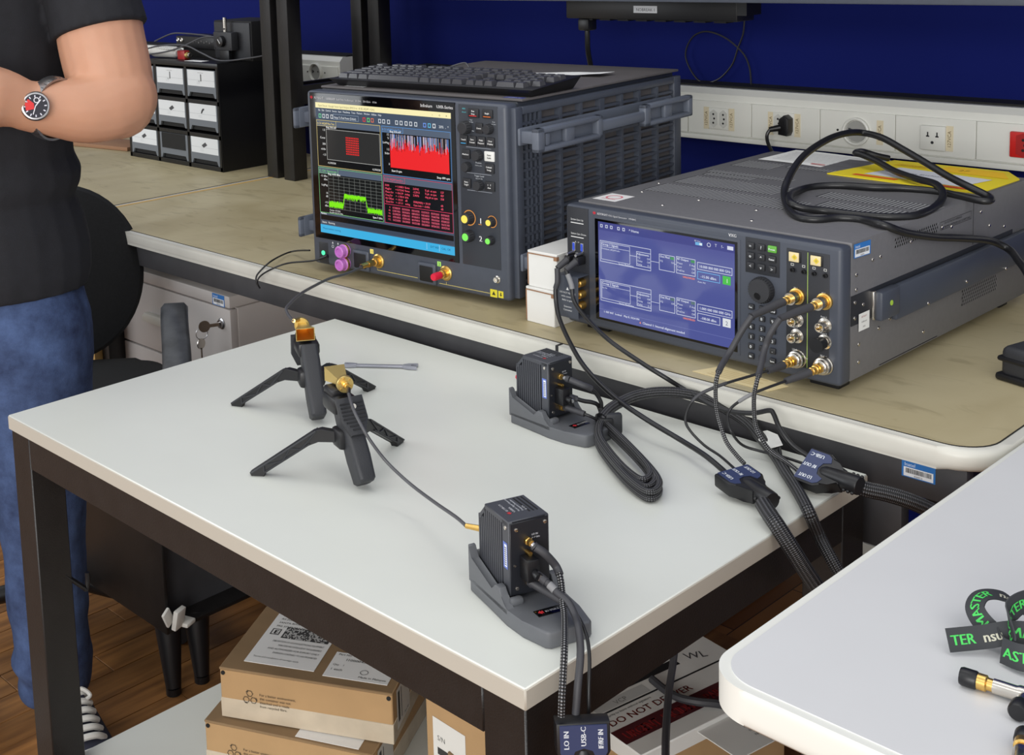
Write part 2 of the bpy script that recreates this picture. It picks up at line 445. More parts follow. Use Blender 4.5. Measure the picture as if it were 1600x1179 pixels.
# ------------------------------------------------------------------ work benches along the wall
def rrect(x0, x1, y0, y1, rs, n=8):
    # corner radii: (x0y0, x1y0, x1y1, x0y1)
    out = []
    for (cx, cy, sx, sy, a0), r_ in zip(((x0, y0, 1, 1, 180), (x1, y0, -1, 1, 270), (x1, y1, -1, -1, 0), (x0, y1, 1, -1, 90)), rs):
        if r_ <= 0: out.append((cx, cy)); continue
        for q in range(n+1):
            a = R(a0+90*q/n); out.append((cx+sx*r_+r_*math.cos(a), cy+sy*r_+r_*math.sin(a)))
    return out
def bench(name, label, x0, x1, rl, rr_):
    t = thing(name, label, 'workbench', ((x0+x1)/2, .4, 0)); w = (x1-x0)/2
    ofs = (lambda p, m: [(a-(x0+x1)/2, b-.4) for a, b in p])
    e = .013
    obj('edge_trim', prism(B(), ofs(rrect(x0, x1, -e, .86, (rl+e, rr_+e, 0, 0)), 0), .722, .7488, bev=.009, seg=3), 'grey_trim', t)
    obj('joint_line', prism(B(), ofs(rrect(x0+e-.0016, x1-e+.0016, -.0016, .85, (rl, rr_, 0, 0)), 0), .74, .7494), 'groove', t, 0)
    obj('bench_top', prism(B(), ofs(rrect(x0+e, x1-e, 0, .848, (rl, rr_, 0, 0)), 0), .74, .75), 'bench_laminate', t, 0)
    obj('apron', box(B(), -w+.03, w-.03, -.398, -.38, .676, .722, .002), 'dark_apron', t)
    obj('back_rail', box(B(), -w+.03, w-.03, .40, .42, .668, .722, .002), 'dark_apron', t)
    for sx in (-1, 1):
        obj('leg', box(B(), sx*(w-.06)-.025, sx*(w-.06)+.025, -.38, -.33, 0, .722, .002), 'black_steel', t)
        obj('leg', box(B(), sx*(w-.06)-.025, sx*(w-.06)+.025, .36, .41, 0, .722, .002), 'black_steel', t)
        obj('side_rail', box(B(), sx*(w-.06)-.02, sx*(w-.06)+.02, -.33, .36, .668, .722, .002), 'black_steel', t)
    return t
bn = bench('workbench', 'long tan-topped workbench with pale edge carrying both measuring instruments', -2.343, -.338, .005, .045)
bn2 = bench('workbench', 'tan-topped workbench behind the person, under the black drawer organizer', -4.3, -2.347, .005, .005)
obj('edge_band', box(B(), -1.0, -.988, -.39, .45, .745, .7506), 'wood_strip', bn, 0)
def asset_label(parent, o, u, v, w, h, big=True):
    p = Prt(); p.rect(0, 0, w, h, (44, 116, 190)); p.rect(w*.06, h*.06, w*.94, h*.62, (236, 238, 240), 1)
    p.text(w*.08, h*.69, 'Inatel', h*.3, (225, 236, 248), 1)
    random.seed(3); x = w*.12
    while x < w*.86:
        a = w*random.choice((.008, .016, .024)); p.rect(x, h*.27, x+a, h*.56, (30, 30, 34), 2); x += a+w*random.choice((.008, .014))
    p.text(w*.5, h*.09, '026016', h*.17, (40, 40, 44), 2, 'c')
    return p.build('asset_label', parent, o, u, v)
asset_label(bn, (-.442+1.3405, -.3982, .6965), (1, 0, 0), (0, 0, 1), .039, .0195)
# black tape wrapped on the trim
obj('tape_band', box(B(), .398, .404, -.4135, -.40, .7285, .7492, .001), 'black_plastic', bn)
obj('bracket', box(B(), .84, .90, -.4, -.38, .60, .668, .002), 'dark_apron', bn)

# ------------------------------------------------------------------ white table
TX0, TX1, TY0, TY1 = -1.4208, -.4715, -.6236, -.0200
tb = thing('side_table', 'white-topped table on a black steel frame in the middle of the room', 'table', ((TX0+TX1)/2, (TY0+TY1)/2, 0))
def tl(x0, x1, y0, y1, z0, z1, bev=.0015, seg=1):
    cx, cy = (TX0+TX1)/2, (TY0+TY1)/2
    return box(B(), x0-cx, x1-cx, y0-cy, y1-cy, z0, z1, bev, seg)
obj('edge_band', tl(TX0, TX1, TY0, TY1, ZT-.021, ZT-.0006), 'white_edge', tb)
obj('table_top', tl(TX0+.0008, TX1-.0008, TY0+.0008, TY1-.0008, ZT-.004, ZT, .001), 'white_top', tb)
lg = .05; fz = ZT-.021
for x in (TX0+.003, TX1-.003-lg):
    for y in (TY0+.003, TY1-.003-lg): obj('leg', tl(x, x+lg, y, y+lg, 0, fz), 'black_steel', tb)
for y in (TY0+.003, TY1-.043): obj('apron', tl(TX0+.053, TX1-.053, y, y+.04, fz-.045, fz), 'black_steel', tb)
for x in (TX0+.003, TX1-.043): obj('apron', tl(x, x+.04, TY0+.053, TY1-.053, fz-.045, fz), 'black_steel', tb)
obj('lower_shelf', tl(TX0+.02, TX1-.02, TY0+.058, TY1-.058, .147, .165), 'white_top', tb)
for y in (TY0+.008, TY1-.048): obj('shelf_rail', tl(TX0+.053, TX1-.053, y, y+.035, .11, .147), 'black_steel', tb)
hk = B(); sweep(hk, [(-1.3715, -.597, .479), (-1.371, -.58, .46), (-1.37, -.555, .434), (-1.37, -.549, .428), (-1.37, -.546, .44), (-1.37, -.546, .452)], .0035, 8)
bmesh.ops.transform(hk, matrix=T(-(TX0+TX1)/2, -(TY0+TY1)/2, 0), verts=hk.verts); obj('hook', hk, 'black_plastic', tb)

# ------------------------------------------------------------------ second white table at the right
rx0, ry1 = -.334, .50
rtb = thing('side_table', 'pale grey-topped table with rounded corner in the right foreground', 'table', (0, 0, 0))
def rt_poly(d): return rrect(rx0+d, 1.0, -.572+d, ry1, (.04-d*.6, 0, 0, 0), 12)
mat('cool_top', (213, 213, 214), .4, var=.02, vs=6)
obj('edge_trim', prism(B(), rt_poly(0), .72, .7492, bev=.008, seg=4), 'trunk_white', rtb)
obj('table_top', prism(B(), rt_poly(.008), .74, .75), 'cool_top', rtb, 0)
for x in (-.22, .9):
    for y in (-.40, .42): obj('leg', box(B(), x-.025, x+.025, y-.025, y+.025, 0, .72, .002), 'black_steel', rtb)
obj('apron', box(B(), -.2, .88, -.41, -.39, .66, .72), 'black_steel', rtb)

# ------------------------------------------------------------------ shelving frames standing on the benches
def shelf_frame(label, xp, x0, x1, board):
    t = thing('shelf_frame', label, 'shelving', (xp, .58, ZB))
    w = .042
    obj('post', box(B(), -w/2, w/2, -w/2, w/2, 0, 1.25, .002), 'black_steel', t)
    obj('post', box(B(), -w/2, w/2, .28, .28+w, 0, 1.25, .002), 'black_steel', t)
    for z in (.19, .75): obj('cross_bar', box(B(), -.006, .006, w/2, .28, z, z+.042), 'black_steel', t)
    obj('cross_lip', box(B(), -.02, .006, w/2, .28, .185, .19), 'black_steel', t)
    if board:
        obj('shelf_board', box(B(), x0-xp, x1-xp, -.03, .36, .452, .482, .002), 'scope_grey', t)
        obj('post', box(B(), x1-xp-.08, x1-xp-.04, .28, .28+w, 0, 1.25, .002), 'black_steel', t)
    return t
sf1 = shelf_frame('black steel shelf frame nearest the oscilloscope with a grey shelf along the top', -2.2625, -2.28, .6, True)
sf2 = shelf_frame('black steel upright frame next to the drawer organizer', -2.33, 0, 0, False)

# ------------------------------------------------------------------ wall trunking with outlets
yf = .913
def trunk(label, x0, x1, z0, z1, outlets, covers):
    t = thing('cable_trunking', label, 'trunking', (x0, yf, z0)); h = z1-z0; L = x1-x0
    pr_ = [(0, 0), (.087, 0), (.087, h), (.012, h), (.0, h-.012)]
    obj('channel', prism(B(), [(y+.004, z) for y, z in pr_], 0, L, YZ), 'trunk_white', t, 30)
    obj('lower_lip', box(B(), 0, L, -.004, .006, .000, .010, .001), 'trunk_white', t)
    obj('top_dust_strip', box(B(), 0, L, .03, .087, h, h+.004), 'black_matte', t)  # black dust strip along the top of the trunking
    for a, b in covers: obj('cover_plate', box(B(), a-x0+.0007, b-x0-.0007, .0, .006, .012, h-.026, .0008, 1), 'trunk_white', t)
    for kind, x, z in outlets:
        x -= x0; z -= z0
        if kind == 'double':
            o = obj('outlet', box(B(), x-.023, x+.023, -.004, .001, z-.022, z+.022, .001), 'trunk_white', t)
            for sx in (-1, 1):
                cx = x+sx*.0115
                hexa = [(cx-.009, z-.012), (cx, z-.019), (cx+.009, z-.012), (cx+.009, z+.012), (cx, z+.019), (cx-.009, z+.012)]
                s_ = obj('socket', prism(B(), hexa, .004, .0045, XZ), mat('socket_pale', (208, 208, 202), .5), o, 0)
                p = Prt()
                for dz in (-.009, 0, .009): p.circ(cx+(.002 if dz == 0 else 0), z+dz, .0022, (30, 30, 32))
                p.build('socket_holes', s_, (0, -.0045, 0))
        elif kind in ('single', 'red'):
            o = obj('outlet', box(B(), x-.023, x+.023, -.006, .001, z-.0225, z+.0225, .002), 'red_outlet' if kind == 'red' else 'paper_cream' if False else ('red_outlet' if kind == 'red' else 'trunk_white'), t)
            if kind == 'red':
                hexa = [(x-.012, z-.016), (x, z-.021), (x+.012, z-.016), (x+.012, z+.016), (x, z+.021), (x-.012, z+.016)]
                s_ = obj('socket', prism(B(), hexa, .006, .0066, XZ), 'red_plastic', o, 0)
                p = Prt()
                for dx, dz in ((0, .009), (.003, 0), (0, -.009)): p.circ(x+dx, z+dz, .0026, (30, 20, 20))
                p.build('socket_holes', s_, (0, -.0066, 0))
            else:
                p = Prt()
                for sx in (-1, 1): p.rect(x+sx*.0085-.0012, z+.002, x+sx*.0085+.0012, z+.011, (40, 40, 42)); p.rect(x+sx*.0085-.003, z+.002, x+sx*.0085+.003, z+.0045, (40, 40, 42))
                p.circ(x, z-.008, .0028, (40, 40, 42)); p.build('socket_holes', o, (0, -.006, 0))
        elif kind == 'round':
            o = obj('outlet', lathe(B(), [(.0, -.001), (.027, -.001), (.027, .006), (.0245, .0075), (.022, .006), (.0205, -.004), (0, -.004)], 28, T(x, 0, z) @ RX(90)), 'trunk_white', t)
            d = obj('socket', cyl(B(), (x, -.001, z), (x, -.0015, z), .0203, n=24), mat('socket_grey', (160, 160, 156), .5), o)
            p = Prt()
            for a in (-1, 1): p.circ(x+a*.0095, z+.002, .0026, (30, 30, 32))
            p.rect(x-.016, z-.003, x-.011, z+.006, (60, 60, 62)); p.build('socket_holes', d, (0, -.0015, 0))
            for a in (-1, 1): obj('screw', cyl(B(), (x+a*.038, .001, z), (x+a*.038, -.001, z), .0022, n=10), 'black_plastic', t)
    return t
def voltage_tape(t, x, z, w=.0125, h=.046):
    o = obj('tape_label', box(B(), x, x+w, -.0012, .001, z-h/2, z+h/2), 'tape', t, 0)
    p = Prt(); p.text(x+w*.72, z-h*.36, '127VCA', .0088, (120, 100, 60), 1, 'l', None, 90); p.build('lettering', o, (0, -.0012, 0))
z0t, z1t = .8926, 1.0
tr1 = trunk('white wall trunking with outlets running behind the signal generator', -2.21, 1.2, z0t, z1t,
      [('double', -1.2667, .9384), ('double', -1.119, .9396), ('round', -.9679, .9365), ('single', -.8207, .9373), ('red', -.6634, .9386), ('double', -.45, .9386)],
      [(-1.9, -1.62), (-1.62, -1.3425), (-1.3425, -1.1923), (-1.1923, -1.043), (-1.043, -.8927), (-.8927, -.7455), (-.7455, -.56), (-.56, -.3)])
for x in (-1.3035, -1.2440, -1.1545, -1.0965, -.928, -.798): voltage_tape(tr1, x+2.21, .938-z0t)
tr2 = trunk('short white wall trunking with a round outlet behind the steel posts', -3.9, -2.469, .905, 1.0155,
      [('round', -2.5675, .9708)], [(-2.66, -2.475)])
# black plug in the second outlet with its lead
pg = thing('power_plug', 'black power plug in the wall outlet above the signal generator', 'plug', (-1.1085, yf-.004, .9386))
obj('plug_body', prism(B(), [(-.010, -.018), (.008, -.02), (.0115, -.012), (.0115, .014), (.002, .021), (-.0085, .013)], 0, .022, XZ, .002), 'black_plastic', pg)
obj('strain_relief', cyl(B(), (-.006, -.018, -.004), (-.024, -.03, -.008), .007, .005), 'black_plastic', pg)
cb = B(); sweep(cb, [(-.022, -.03, -.008), (-.026, -.034, -.02), (-.024, -.03, -.04), (-.012, -.02, -.075), (-.01, -.02, -.13)], .0035, 8); obj('lead', cb, 'cable_black', pg)
# power strip hanging under the shelf
pd = thing('power_strip', 'black rack power strip with a small white label under the shelf', 'power strip', (-1.51, .72, 1.155))
obj('housing', box(B(), 0, .405, 0, .06, 0, .046, .003), 'black_plastic', pd)
obj('mount_ear', box(B(), .405, .425, .0, .05, .012, .046), 'black_plastic', pd)
for i in range(8):
    obj('socket', prism(B(), [(.03+i*.045, -.004), (.058+i*.045, -.004), (.054+i*.045, .002), (.034+i*.045, .002)], -.04, -.015, XZ), 'black_matte', pd)
p = Prt(); p.rect(.172, .014, .228, .028, (222, 224, 228)); p.text(.2, .0175, 'NOBREAK 1', .0085, (60, 60, 66), 1, 'c'); p.build('name_label', pd, (0, 0, 0))
plg = obj('plug', box(B(), .022, .05, .01, .04, -.026, -.001, .004), 'black_plastic', pd)
cb = B(); sweep(cb, [(.036, .025, -.02), (.036, .025, -.04), (.033, .03, -.07), (.025, .05, -.11), (.02, .08, -.2), (.02, .1, -.26)], .0055, 8); obj('lead', cb, 'cable_black', pd)
cb = B(); sweep(cb, [(-1.2522, .985, 1.15), (-1.2555, .985, 1.11), (-1.2677, .985, 1.0793), (-1.2833, .985, 1.0409), (-1.32, .985, 1.008), (-1.3637, .985, 1.0054), (-1.3964, .985, 1.0534), (-1.382, .985, 1.095), (-1.3468, .985, 1.1113), (-1.30, .985, 1.10), (-1.2577, .985, 1.07), (-1.241, .985, 1.04), (-1.2369, .985, 1.004)], .0018, 6)
tag(obj('thin_cable', cb, 'cable_black'), 'thin black cable hanging in a loop on the blue wall', 'cable')
# ------------------------------------------------------------------ oscilloscope
sco = thing('oscilloscope', 'tall grey oscilloscope with a multi-window measurement screen', 'oscilloscope', (-1.5396, .0353, ZB+.0132), .0811)
obj('front_bezel', box(B(), 0, .440, 0, .034, 0, .3115, .007, 3), 'scope_grey', sco)
obj('chassis', box(B(), .004, .437, .034, .505, .004, .3125, .004), 'scope_dark', sco)
obj('top_cover', box(B(), .004, .446, .034, .508, .3125, .3165, .0012), 'scope_top', sco)
for x in (.03, .36):
    for y in (.04, .44): obj('foot', box(B(), x, x+.045, y, y+.03, -.0132, .003, .002), 'black_plastic', sco)
def side_panel(xi, xo):
    # xi inner plane, xo outer plane
    s = 1 if xo > xi else -1
    a, b = min(xi, xo), max(xi, xo)
    z0, z1, ya, yb = .004, .305, .012, .511
    pn = obj('side_panel', box(B(), a, b, ya, .031, z0, z1, .002), 'scope_grey', sco)
    obj('panel_edge', box(B(), a, b, .487, yb, z0, z1, .002), 'scope_grey', pn)
    obj('panel_edge', box(B(), a, b, .031, .487, .293, z1, .0015), 'scope_grey', pn)
    obj('panel_edge', box(B(), a, b, .031, .487, z0, .012, .0015), 'scope_grey', pn)
    obj('vent_backing', box(B(), xi-.0005*s, xi+.0008*s, .031, .487, .012, .293), 'scope_top', pn, 0)
    slat = finish(box(B(), a+.001, b-.0015, .031, .487, -.0022, .0022), 'slat', 'scope_grey', 0)
    z = .293-.0147
    while z > .016: inst('slat', slat, pn, (0, 0, z)); z -= .0147
    for y, w in ((.078, .006), (.134, .007), (.192, .007), (.254, .013), (.315, .007), (.371, .007), (.430, .007)):
        obj('mullion', box(B(), a+.0005, b-.0008, y-w/2, y+w/2, .012, .293), 'scope_grey', pn, 0)
    bar = finish(box(B(), a+.001, b-.0015, -.0016, .0016, .012, .293), 'grid_bar', 'scope_grey', 0)
    for y in (.043, .054, .066): inst('grid_bar', bar, pn, (0, y, 0))
    return pn
side_panel(.437, .449); side_panel(.004, -.006)
def carry_handle(s, zc):
    b = B(); x0 = .449 if s > 0 else -.006; q = 1. if s > 0 else .5
    def bx(a, c, y0, y1, z0, z1, bev=.003): box(b, min(x0+s*a*q, x0+s*c*q), max(x0+s*a*q, x0+s*c*q), y0, y1, zc+z0, zc+z1, bev, 2)
    bx(0, .052, .018, .030, -.010, .010); bx(0, .052, .445, .457, -.010, .010)            # arms
    bx(0, .006, .014, .47, -.014, .014)
    for y0, y1 in ((-.004, .172), (.300, .458)):
        bx(.040, .054, y0, y1, .010, .0185); bx(.040, .054, y0, y1, -.0185, -.010)
        bx(.040, .054, y0, y0+.018, -.0185, .0185); bx(.040, .054, y1-.014, y1, -.0185, .0185)
        m_ = (y0+y1)/2; bx(.042, .052, m_-.012, m_+.012, -.012, .012)
        bx(.0385, .042, y0+.01, y1-.01, -.0175, .0175, .001)
    bx(.040, .052, .165, .306, -.009, .008)
    obj('carry_handle', b, 'handle_grey', sco)
for s in (1, -1):
    for zc in (.26, .062): carry_handle(s, zc)
gl = obj('display_glass', box(B(), .0095, .3395, -.0012, .004, .0485, .3090, .001), 'glass_black', sco)
p = Prt()
p.text(.022, .2985, 'KEYSIGHT', .0052, (225, 225, 228), 1, bold=.0002); p.text(.052, .2985, 'UXR0252P', .0048, (225, 225, 228), 1)
p.text(.076, .2985, 'Real-Time Oscilloscope   25 GHz   256 GSa/s   10 bit', .0044, (200, 200, 204), 1)
for k, hgt in enumerate((.0018, .004, .006, .003, .005, .002)): p.line((.0125+k*.0011, .3005-hgt/2), (.0125+k*.0011, .3005+hgt/2), .0007, (224, 40, 60), 1)
p.text(.268, .2985, 'Infiniium', .0075, (228, 228, 230), 1); p.text(.302, .2985, 'UXR-Series', .0072, (236, 236, 238), 1, bold=.0003)
p.build('lettering', gl, (0, -.0012, 0))
# screen picture
random.seed(11)
p = Prt(); X0, X1, Z0, Z1 = .0245, .3315, .0600, .2923
p.rect(X0, Z0, X1, Z1, (70, 82, 100))
p.rect(X0, .283, X1, Z1, (250, 240, 184), 1); p.text(.031, .2855, 'Digital Demod - Keysight Vector Signal Analyzer (RMS Error: -40 dB, 64QAM, 4 GHz)', .005, (120, 112, 80), 2, width=.135)
for i, c in enumerate('-□x'): p.text(.292+i*.0145, .2855, 'o' if c == '□' else c, .006, (90, 84, 60), 2)
p.text(.031, .2775, 'File   Edit   Control   Source   Input   MeasSetup   Trace   Markers   Window   Utilities   Help', .0046, (235, 238, 242), 2, width=.15)
for i, (x, c) in enumerate(((.032, (120, 220, 160)), (.041, (220, 225, 230)), (.050, (230, 230, 235)), (.061, (225, 225, 225)), (.138, (240, 60, 50)), (.148, (120, 220, 120)), (.157, (240, 120, 80)), (.174, (225, 230, 235)), (.183, (225, 230, 235)), (.194, (225, 230, 235)), (.212, (225, 230, 235)), (.222, (225, 230, 235)), (.233, (235, 238, 240)), (.243, (225, 230, 235)), (.254, (225, 230, 235)), (.273, (120, 160, 250)), (.283, (100, 200, 240)), (.293, (235, 238, 240)))):
    p.frame(x, .2655, x+.006, .2725, .0011, c, 2)
p.frame(.067, .2645, .128, .274, .0006, (150, 165, 185), 2); p.text(.07, .2665, 'Range To Peak Power (Default)', .0055, (230, 234, 238), 3, width=.052)
p.text(.306, .2665, '20%  ,  *', .006, (230, 234, 238), 3)
def win(x0, z0, x1, z1, col, ttl):
    p.rect(x0, z0, x1, z1, (14, 15, 17), 1); p.rect(x0, z1-.011, x1, z1, (86, 98, 116), 2); p.frame(x0, z0, x1, z1, .0006, col, 3)
    p.frame(x0, z1-.010, x0+.048, z1, .0005, col, 3); p.text(x0+.002, z1-.0075, ttl, .0055, col, 4, width=.042)
Wt = (238, 238, 236)
win(.0255, .1795, .1775, .2615, (240, 214, 120), 'A: Ch1 64QAM Meas Time')
p.frame(.0485, .1925, .1755, .2465, .0006, (200, 200, 196), 3); p.rect(.0493, .1931, .1748, .246, (46, 46, 46), 2)
for i in range(8):
    for j in range(8): p.rect(.0970+i*.0040-.0012, .2065+j*.0040-.0012, .0970+i*.0040+.0012, .2065+j*.0040+.0012, (236, 40, 40), 4)
for i in range(7):
    p.rect(.0986+i*.004, .205, .0994+i*.004, .2367, (120, 60, 56), 3)
for z, s_ in ((.243, '1.5'), (.229, 'Const'), (.218, '300'), (.209, 'm/div'), (.199, '-1.5')): p.text(.046, z, s_, .0052, Wt, 4, 'r')
p.text(.049, .248, 'Rng 316 mV', .005, Wt, 4, bold=.0002); p.text(.049, .1855, '-4.2783338', .0045, Wt, 4); p.text(.175, .1835, '4.2783338', .0045, Wt, 4, 'r')
win(.1805, .1795, .3300, .2615, (96, 160, 230), 'B: Ch1 64QAM Err Vect Time')
p.rect(.1985, .1925, .3255, .2495, (30, 24, 24), 2)
n_ = 150
for i in range(n_):
    x = .1985+.127*i/n_; w = .127/n_*1.05; h1 = .034+.019*random.random()
    if random.random() < .55: p.rect(x, .1925, x+w*.7, .1925+min(.0565, h1+.012+.016*random.random()), (205, 190, 205) if random.random() < .6 else (110, 150, 220), 3)
    p.rect(x, .1925, x+w, .1925+h1*random.uniform(.72, 1.0), (238, 40, 44), 4)
for x in range(9): p.rect(.205+x*.0135, .236, .2057+x*.0135, .2495, (225, 205, 205), 5)
for z, s_ in ((.246, '12'), (.24, '%'), (.232, 'LinMag'), (.221, '1.2'), (.214, '%/div'), (.196, '0')): p.text(.1965, z, s_, .005, Wt, 4, 'r')
p.text(.199, .2515, 'Rng 316 mV', .005, Wt, 4, bold=.0002); p.text(.2, .1855, 'Start 0 sym', .005, Wt, 4, bold=.0002); p.text(.326, .1835, 'Stop 499 sym', .005, Wt, 4, 'r', bold=.0002)
win(.0255, .0965, .1775, .1775, (130, 214, 120), 'C: Ch1 Spectrum')
p.rect(.0485, .1065, .1755, .1640, (22, 24, 24), 2)
for i in range(11): p.rect(.0485+i*.0127, .1065, .0490+i*.0127, .164, (130, 134, 130), 3)
for i in range(11): p.rect(.0485, .1065+i*.00575, .1755, .1069+i*.00575, (130, 134, 130), 3)
G = (128, 236, 24); n_ = 190
for i in range(n_):
    x = .0487+.1265*i/n_; f = i/n_
    if f < .27 or f > .73: hi = .1165+.004*random.random(); lo = .1070+.003*random.random(); hi += (0 if f < .27 else -.002)
    else:
        e = min(1, (f-.27)/.03, (.73-f)/.03); hi = .1175+(.0165+.002*random.random())*max(0, e); lo = hi-.0045-.0055*random.random()
    p.rect(x, lo, x+.00072, hi, G, 5)
for z, s_ in ((.161, '-13 dBm'), (.155, 'dBm'), (.145, 'LogMag'), (.131, '10'), (.125, 'dB'), (.114, '-113'), (.108, 'dBm')): p.text(.0465, z, s_, .0048, Wt, 4, 'r')
p.text(.049, .1655, 'Rng -6.02 dBm', .005, Wt, 4, bold=.0002); p.text(.049, .1015, 'Center 10 GHz', .0042, Wt, 4); p.text(.175, .1005, 'Span 7 GHz', .0046, Wt, 4, 'r', bold=.0002); p.text(.049, .0975, 'Res BW 38.1971 MHz', .0036, Wt, 4)
win(.1805, .0965, .3300, .1775, (226, 60, 100), 'D: Ch1 64QAM Syms/Errs')
Pk = (240, 84, 110)
rows = (('EVM', '= 1.04821', '%rms', '3.0742', '% pk  at sym', '127'), ('MagErr', '= 0.72341', '%rms', '-2.2913', '% pk  at sym', '407'), ('Phase Err', '= 434.79', 'mdeg', '2.9076', 'deg pk at sym', '258'), ('Freq Err', '= -1.9014', 'kHz', '', '', ''), ('IQ Offset', '= -54.31', 'dB', 'SNR(MER) = 39.59', '', 'dB'), ('Quad Err', '= -57.11', 'mdeg', 'Gain Imb = -0.006', '', 'dB'))
for j, rw in enumerate(rows):
    for x, s_ in zip((.184, .207, .228, .246, .272, .305), rw):
        if s_: p.text(x, .1595-j*.0055, s_, .0048, Pk, 4, bold=.0002)
p.rect(.1815, .1285, .3295, .1293, (226, 60, 100), 4)
for j in range(5):
    p.text(.194, .1225-j*.0052, str(j*48), .0044, Pk, 4, 'r')
    for i in range(6):
        p.rect(.1985+i*.0212, .1219-j*.0052, .2172+i*.0212, .1259-j*.0052, (92, 20, 44), 3)
        p.text(.1992+i*.0212, .1224-j*.0052, ''.join(random.choice('0123456789ABCDEF') for _ in range(10)), .0044, (240, 110, 130), 4, width=.017)
p.rect(.026, .0835, .330, .0925, (10, 11, 12), 1); p.text(.027, .0935, 'Markers', .0042, Wt, 4, bold=.0002)
p.rect(.026, .0765, .330, .0835, (62, 72, 88), 1); p.text(.029, .0777, 'Status   Running', .0048, Wt, 3)
p.rect(X0, Z0, X1, .0745, (62, 176, 226), 2); p.text(.03, .0665, 'Measurement running', .005, (30, 80, 120), 3); p.text(.28, .0665, 'EXT REF', .005, (20, 70, 110), 3); p.rect(.272, .0625, .2725, .073, (200, 230, 250), 3); p.text(.304, .0665, 'CAL: OK', .005, (20, 70, 110), 3); p.rect(.299, .0625, .2995, .073, (200, 230, 250), 3)
p.build('screen_picture', gl, (0, -.0012, 0), mt='screen')
# control panel
obj('control_panel', box(B(), .3465, .4235, -.0006, .003, .049, .3075, .0005), 'scope_dark', sco)
def button(x, z, w, h, txt, mt='key_dark', tc=(235, 235, 235), bar=None, par=sco, t=.0028, ts=.0038):
    b_ = obj('button', box(B(), x-w/2, x+w/2, -.0006-t, 0, z-h/2, z+h/2, .0013, 2), mt, par)
    p = Prt(); ls = txt.split('\n') if txt else []
    for i, s_ in enumerate(ls): p.text(x, z+(len(ls)/2-i-.8)*ts*1.15+(.001 if bar else 0), s_, ts, tc, 1, 'c', bold=.00025)
    if bar: p.rect(x-w*.34, z-h*.34, x+w*.34, z-h*.27, bar, 1)
    if p.v: p.build('lettering', b_, (0, -.0006-t, 0))
    return b_
button(.3779, .2953, .0215, .0142, 'Run\nStop', bar=(240, 40, 40)); button(.4055, .2955, .0205, .0142, 'Single', bar=(245, 120, 40))
button(.3885, .2722, .0140, .0165, 'Zoom')
for x, s_ in ((.3572, 'Touch'), (.3748, 'Save\nScreen'), (.3925, 'Multi\nPurpose'), (.4105, 'Clear\nDisplay')): button(x, .2512, .0152, .0160, s_, bar=(60, 170, 230) if s_ == 'Touch' else None)
button(.3607, .2288, .0165, .0155, 'Markers'); button(.4075, .2290, .0195, .0160, 'Auto\nScale', 'key_white', (60, 60, 60))
button(.407, .2098, .018, .0155, 'Default\nSetup'); button(.3605, .1823, .0170, .0155, 'Auto\nTrig\'d', bar=None); button(.4065, .1816, .0195, .0155, '1   2\nAux')
for z, a in ((.240, .3605), (.1988, .3600), (.1708, .3602)):
    p = Prt(); p.rect(a, z, a+.0495, z+.0008, (150, 155, 165)); p.build('divider_line', sco, (0, -.0006, 0))
p = Prt()
for x, z, s_, sz in ((.358, .300, 'HDD', .003), (.358, .2945, 'Armed', .003), (.372, .283, 'Push\nfor fine', .0028), (.4165, .2825, 'Push\nto zero', .0028), (.379, .2425, '< >', .003), (.3845, .2155, 'Position', .0036), (.3845, .2115, 'Push to zero', .0026), (.385, .1945, 'Trigger Level', .0036), (.385, .1905, 'Push for 50%', .0026), (.375, .2645, '~', .008), (.403, .2625, '< >', .004)):
    for i, t_ in enumerate(s_.split('\n')): p.text(x, z-i*sz*1.2, t_, sz, (205, 210, 216) if 'HDD' not in s_ and 'Armed' not in s_ else (90, 200, 210), 1, 'c')
p.text(.3842, .1195, '1', .0125, (240, 240, 240), 1, 'c', bold=.0006); p.text(.3842, .0905, '2', .0125, (240, 240, 240), 1, 'c', bold=.0006); p.rect(.381, .1175, .3875, .1183, (240, 160, 80), 1)
p.build('panel_lettering', sco, (0, -.0006, 0))
def knob(x, z, r, h, cap=None, ring=None):
    prof = [(0, 0), (r, 0), (r, .002), (r*.93, .003), (r*.88, h-.001), (r*.8, h), (0, h)]
    k_ = obj('knob', lathe(B(), prof, 22, T(x, -.0006, z) @ RX(90)), 'black_soft', sco)
    b_ = B()
    for i in range(14):
        a = 2*PI*i/14; cyl(b_, (x+r*.91*math.cos(a), -.003, z+r*.91*math.sin(a)), (x+r*.88*math.cos(a), -h+.0008, z+r*.88*math.sin(a)), .0007, n=5)
    obj('knob_grip', b_, 'black_soft', k_)
    if cap:
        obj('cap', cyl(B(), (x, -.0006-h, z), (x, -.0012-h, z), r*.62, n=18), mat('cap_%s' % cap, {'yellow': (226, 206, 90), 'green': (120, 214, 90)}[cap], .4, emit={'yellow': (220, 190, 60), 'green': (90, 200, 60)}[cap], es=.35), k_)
    if ring:
        p = Prt(); p.circ(x, z, r*1.10, (226, 150, 70), 0, 24, r*1.24); p.build('light_ring', k_, (0, -.0006, 0), mt='screen')
knob(.3625, .2715, .0108, .013); knob(.4085, .2722, .0083, .011); knob(.3855, .2288, .0090, .011); knob(.3630, .2085, .0082, .010); knob(.3862, .1812, .0085, .011)
knob(.3630, .1262, .0102, .013, 'yellow', True); knob(.4080, .1252, .0078, .010, 'yellow', True); knob(.3635, .0972, .0098, .013, 'green'); knob(.4060, .0955, .0075, .010, 'green')
